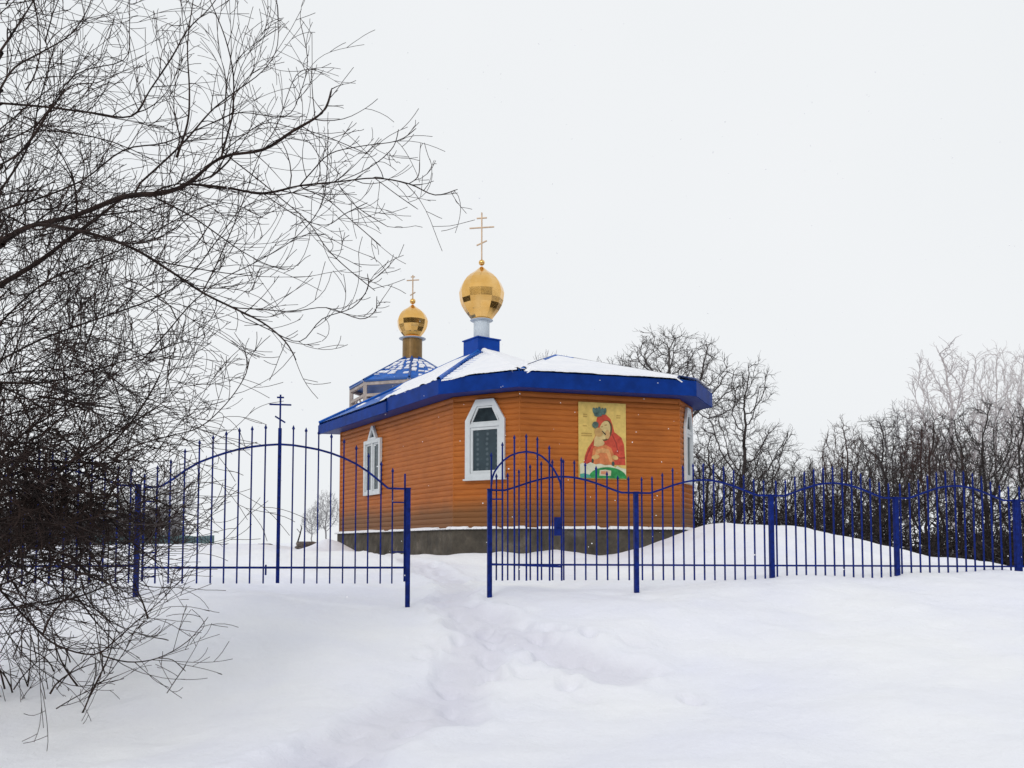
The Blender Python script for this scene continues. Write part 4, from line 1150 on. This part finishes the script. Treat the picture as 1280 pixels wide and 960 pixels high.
NEAR = dict(levels=3, seg=.10, wob=.06, bend=.30, up=(.02,.03,.035,.04), r0=.02, rmin=.0026, n=(5,5,2,2), lo=(.1,.12,.15), ang=((18,45),(15,42),(20,48)), len=(.6,.68,.55), rr=.6)
r = random.Random(12); segs = []
traced(r, UP, crop1, segs, 7.0, NEAR)
# trunk and big limbs standing just outside the frame at the left
tb = Vector((-5.3, 7.5, hz(-5.3, 7.5)-.2)); tz = [tb, tb+Vector((.1,0,.9)), tb+Vector((.35,-.05,1.7)), tb+Vector((.4,-.1,2.6)), tb+Vector((.3,0,3.8)), tb+Vector((.4,.1,5.2))]
trunk = (tz, [.13,.11,.09,.07,.05,.03], 0)
for pts, w, Y in UP:
    p = crop1(pts)[0]
    if p[0] < 5:
        e = at(p[0], p[1], Y); e = segs[[i for i, q in enumerate(UP) if q[0] is pts][0]][0][0] if False else e
        k = min(range(1, 6), key=lambda i: abs(tz[i].z-(e.z-.35))); segs.append(([tz[k], tz[k].lerp(e, .5)+Vector((0,0,.06)), at(p[0]+3, p[1], Y)], [w/F*Y*.75, w/F*Y*.62, w/F*Y*.5], 0))
# free limbs that fill the inner crown
for i in range(105):
    y0 = r.uniform(-30, 620); px = r.uniform(-130, 120 if y0 > 250 else 60)
    q = at(px, y0, r.uniform(6.6, 8.6)); d = Vector((r.uniform(.15,1), r.gauss(0,.4), r.uniform(-.25,1)))
    grow(r, segs, q, d, r.uniform(.7,1.5), r.uniform(.004,.009), 1, dict(NEAR, wob=.10))
for i in range(230):
    px = min(250, abs(r.gauss(0, 120))); y0 = r.gauss(440, 120)
    q = at(px-30, y0, r.uniform(6.6, 8.4)); d = Vector((r.uniform(-.3,1), r.gauss(0,.4), r.uniform(-.5,1)))
    grow(r, segs, q, d, r.uniform(.4,1.0), r.uniform(.003,.006), 1, dict(NEAR, wob=.12))
tree = thing('bare_tree', 'large dark leafless tree reaching in from the left over the snow', 'tree', tb)
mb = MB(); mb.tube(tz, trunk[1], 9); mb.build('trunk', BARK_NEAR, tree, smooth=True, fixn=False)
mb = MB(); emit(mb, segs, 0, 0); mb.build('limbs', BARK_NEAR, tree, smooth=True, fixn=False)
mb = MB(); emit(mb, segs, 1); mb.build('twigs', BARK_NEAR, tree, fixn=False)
print('tree branches', len(segs))
# low shrub
segs = []; traced(r, LOWR, crop2, segs, 8.5, NEAR)
for i in range(330):
    px = min(215, abs(r.gauss(0, 95))); y0 = min(800, r.gauss(640, 62))
    q = at(px-30, y0, r.uniform(6.8, 8.0)); d = Vector((r.uniform(-.3,1), r.gauss(0,.4), r.uniform(-.8,.8)))
    L = r.uniform(.35,.95)
    grow(r, segs, q, d, L, r.uniform(.003,.012), 1, dict(NEAR, wob=.11, up=(.0,.0,.02,.03)))
# stems that dive into the snow
for i in range(46):
    px = r.uniform(-60, 170)*r.uniform(.3,1); Y = r.uniform(7.6, 9.2); x = (px-640)/F*Y
    z = hz(x, Y) if i % 3 == 0 or i == 0 else z
    grow(r, segs, Vector((x, Y, z-.15)), Vector((r.uniform(-.6,.5), r.gauss(0,.3), 1)), r.uniform(.5,1.2), r.uniform(.004,.011), 2, NEAR)
sb = Vector((-4.6, 7.6, hz(-4.6, 7.6)-.05))
shrub = thing('bare_shrub', 'dense dark leafless shrub low at the left, twigs drooping onto the snow', 'shrub', sb)
mb = MB(); emit(mb, segs, 0, 0)
for pts, w, Y in LOWR:
    p = crop2(pts)[0]
    if p[0] < 5: e = at(p[0]+2, p[1], Y); mb.tube([sb+Vector((-.2,0,0)), sb.lerp(e, .6)+Vector((-.15,0,.12)), e], [w/F*Y*.8, w/F*Y*.65, w/F*Y*.5], 5)
mb.build('limbs', BARK_NEAR, shrub, smooth=True, fixn=False)
mb = MB(); emit(mb, segs, 1); mb.build('twigs', BARK_NEAR, shrub, fixn=False)
print('shrub branches', len(segs))

# ------------------------------------------------------------------ falling snow
mb = MB(); r = random.Random(77)
for i in range(520):
    Y = r.uniform(3.5, 18); x = r.uniform(-.62, .62)*Y; z = EYE+r.uniform(-.12, .62)*Y
    if z < hz(x, Y)+.05 if i < 0 else z < EYE-.9: continue
    s = r.uniform(.0025, .0065)*(.5+Y/14); c = Vector((x, Y, z))
    o6 = [Vector(v)*s*r.uniform(.6,1.3) for v in ((1,0,0),(-1,0,0),(0,1,0),(0,-1,0),(0,0,1),(0,0,-1))]
    mb.add([c+v for v in o6], [(0,2,4),(2,1,4),(1,3,4),(3,0,4),(2,0,5),(1,2,5),(3,1,5),(0,3,5)])
tag(mb.build('falling_snow', FLAKE, None), 'scattered white flakes falling through the air', 'snowflakes', kind='stuff')

# ------------------------------------------------------------------ light, sky, camera
SUN_EL, SUN_AZ = math.radians(28), math.radians(200)
w = bpy.data.worlds.new('World'); scene.world = w; w.use_nodes = True; nt = w.node_tree
bg = nt.nodes['Background']
sky = nt.nodes.new('ShaderNodeTexSky'); sky.sky_type = 'NISHITA'; sky.sun_disc = False
sky.sun_elevation = SUN_EL; sky.sun_rotation = SUN_AZ; sky.dust_density = 4; sky.air_density = 1.2
hs = nt.nodes.new('ShaderNodeHueSaturation'); hs.inputs['Saturation'].default_value = .15
nt.links.new(sky.outputs[0], hs.inputs['Color'])
# the cloud deck: nearly even pale grey, a touch brighter overhead-left
tc = nt.nodes.new('ShaderNodeTexCoord'); cn = nt.nodes.new('ShaderNodeTexNoise'); cn.inputs['Scale'].default_value = 1.4; cn.inputs['Detail'].default_value = 4
nt.links.new(tc.outputs['Generated'], cn.inputs['Vector'])
cr_ = nt.nodes.new('ShaderNodeValToRGB'); cr_.color_ramp.elements[0].position = .3; cr_.color_ramp.elements[1].position = .7
cr_.color_ramp.elements[0].color = (8.5, 8.8, 9.05, 1); cr_.color_ramp.elements[1].color = (9.0, 9.2, 9.4, 1)
nt.links.new(cn.outputs['Fac'], cr_.inputs['Fac'])
mx = nt.nodes.new('ShaderNodeMix'); mx.data_type = 'RGBA'; mx.inputs[0].default_value = .96
nt.links.new(hs.outputs['Color'], mx.inputs[6]); nt.links.new(cr_.outputs['Color'], mx.inputs[7])
nt.links.new(mx.outputs[2], bg.inputs['Color']); bg.inputs['Strength'].default_value = .1
ld = bpy.data.lights.new('sun', 'SUN'); ld.energy = .9; ld.angle = math.radians(18); ld.color = (1, .97, .93)
lo_ = bpy.data.objects.new('sun', ld); COL.objects.link(lo_)
sd = Vector((math.sin(SUN_AZ)*math.cos(SUN_EL), math.cos(SUN_AZ)*math.cos(SUN_EL), math.sin(SUN_EL)))
lo_.rotation_euler = sd.to_track_quat('Z', 'Y').to_euler(); lo_.location = sd*50

cam = bpy.data.cameras.new('camera'); co = bpy.data.objects.new('camera', cam); COL.objects.link(co)
co.location = (0, 0, EYE); co.rotation_euler = (math.radians(90)+PITCH, 0, 0)
cam.sensor_width = 36; cam.lens = F/1280*36; cam.shift_y = (CY-480)/1280
cam.clip_start = .05; cam.clip_end = 3000
scene.camera = co
scene.view_settings.view_transform = 'Standard'; scene.view_settings.look = 'None'; scene.view_settings.exposure = 0
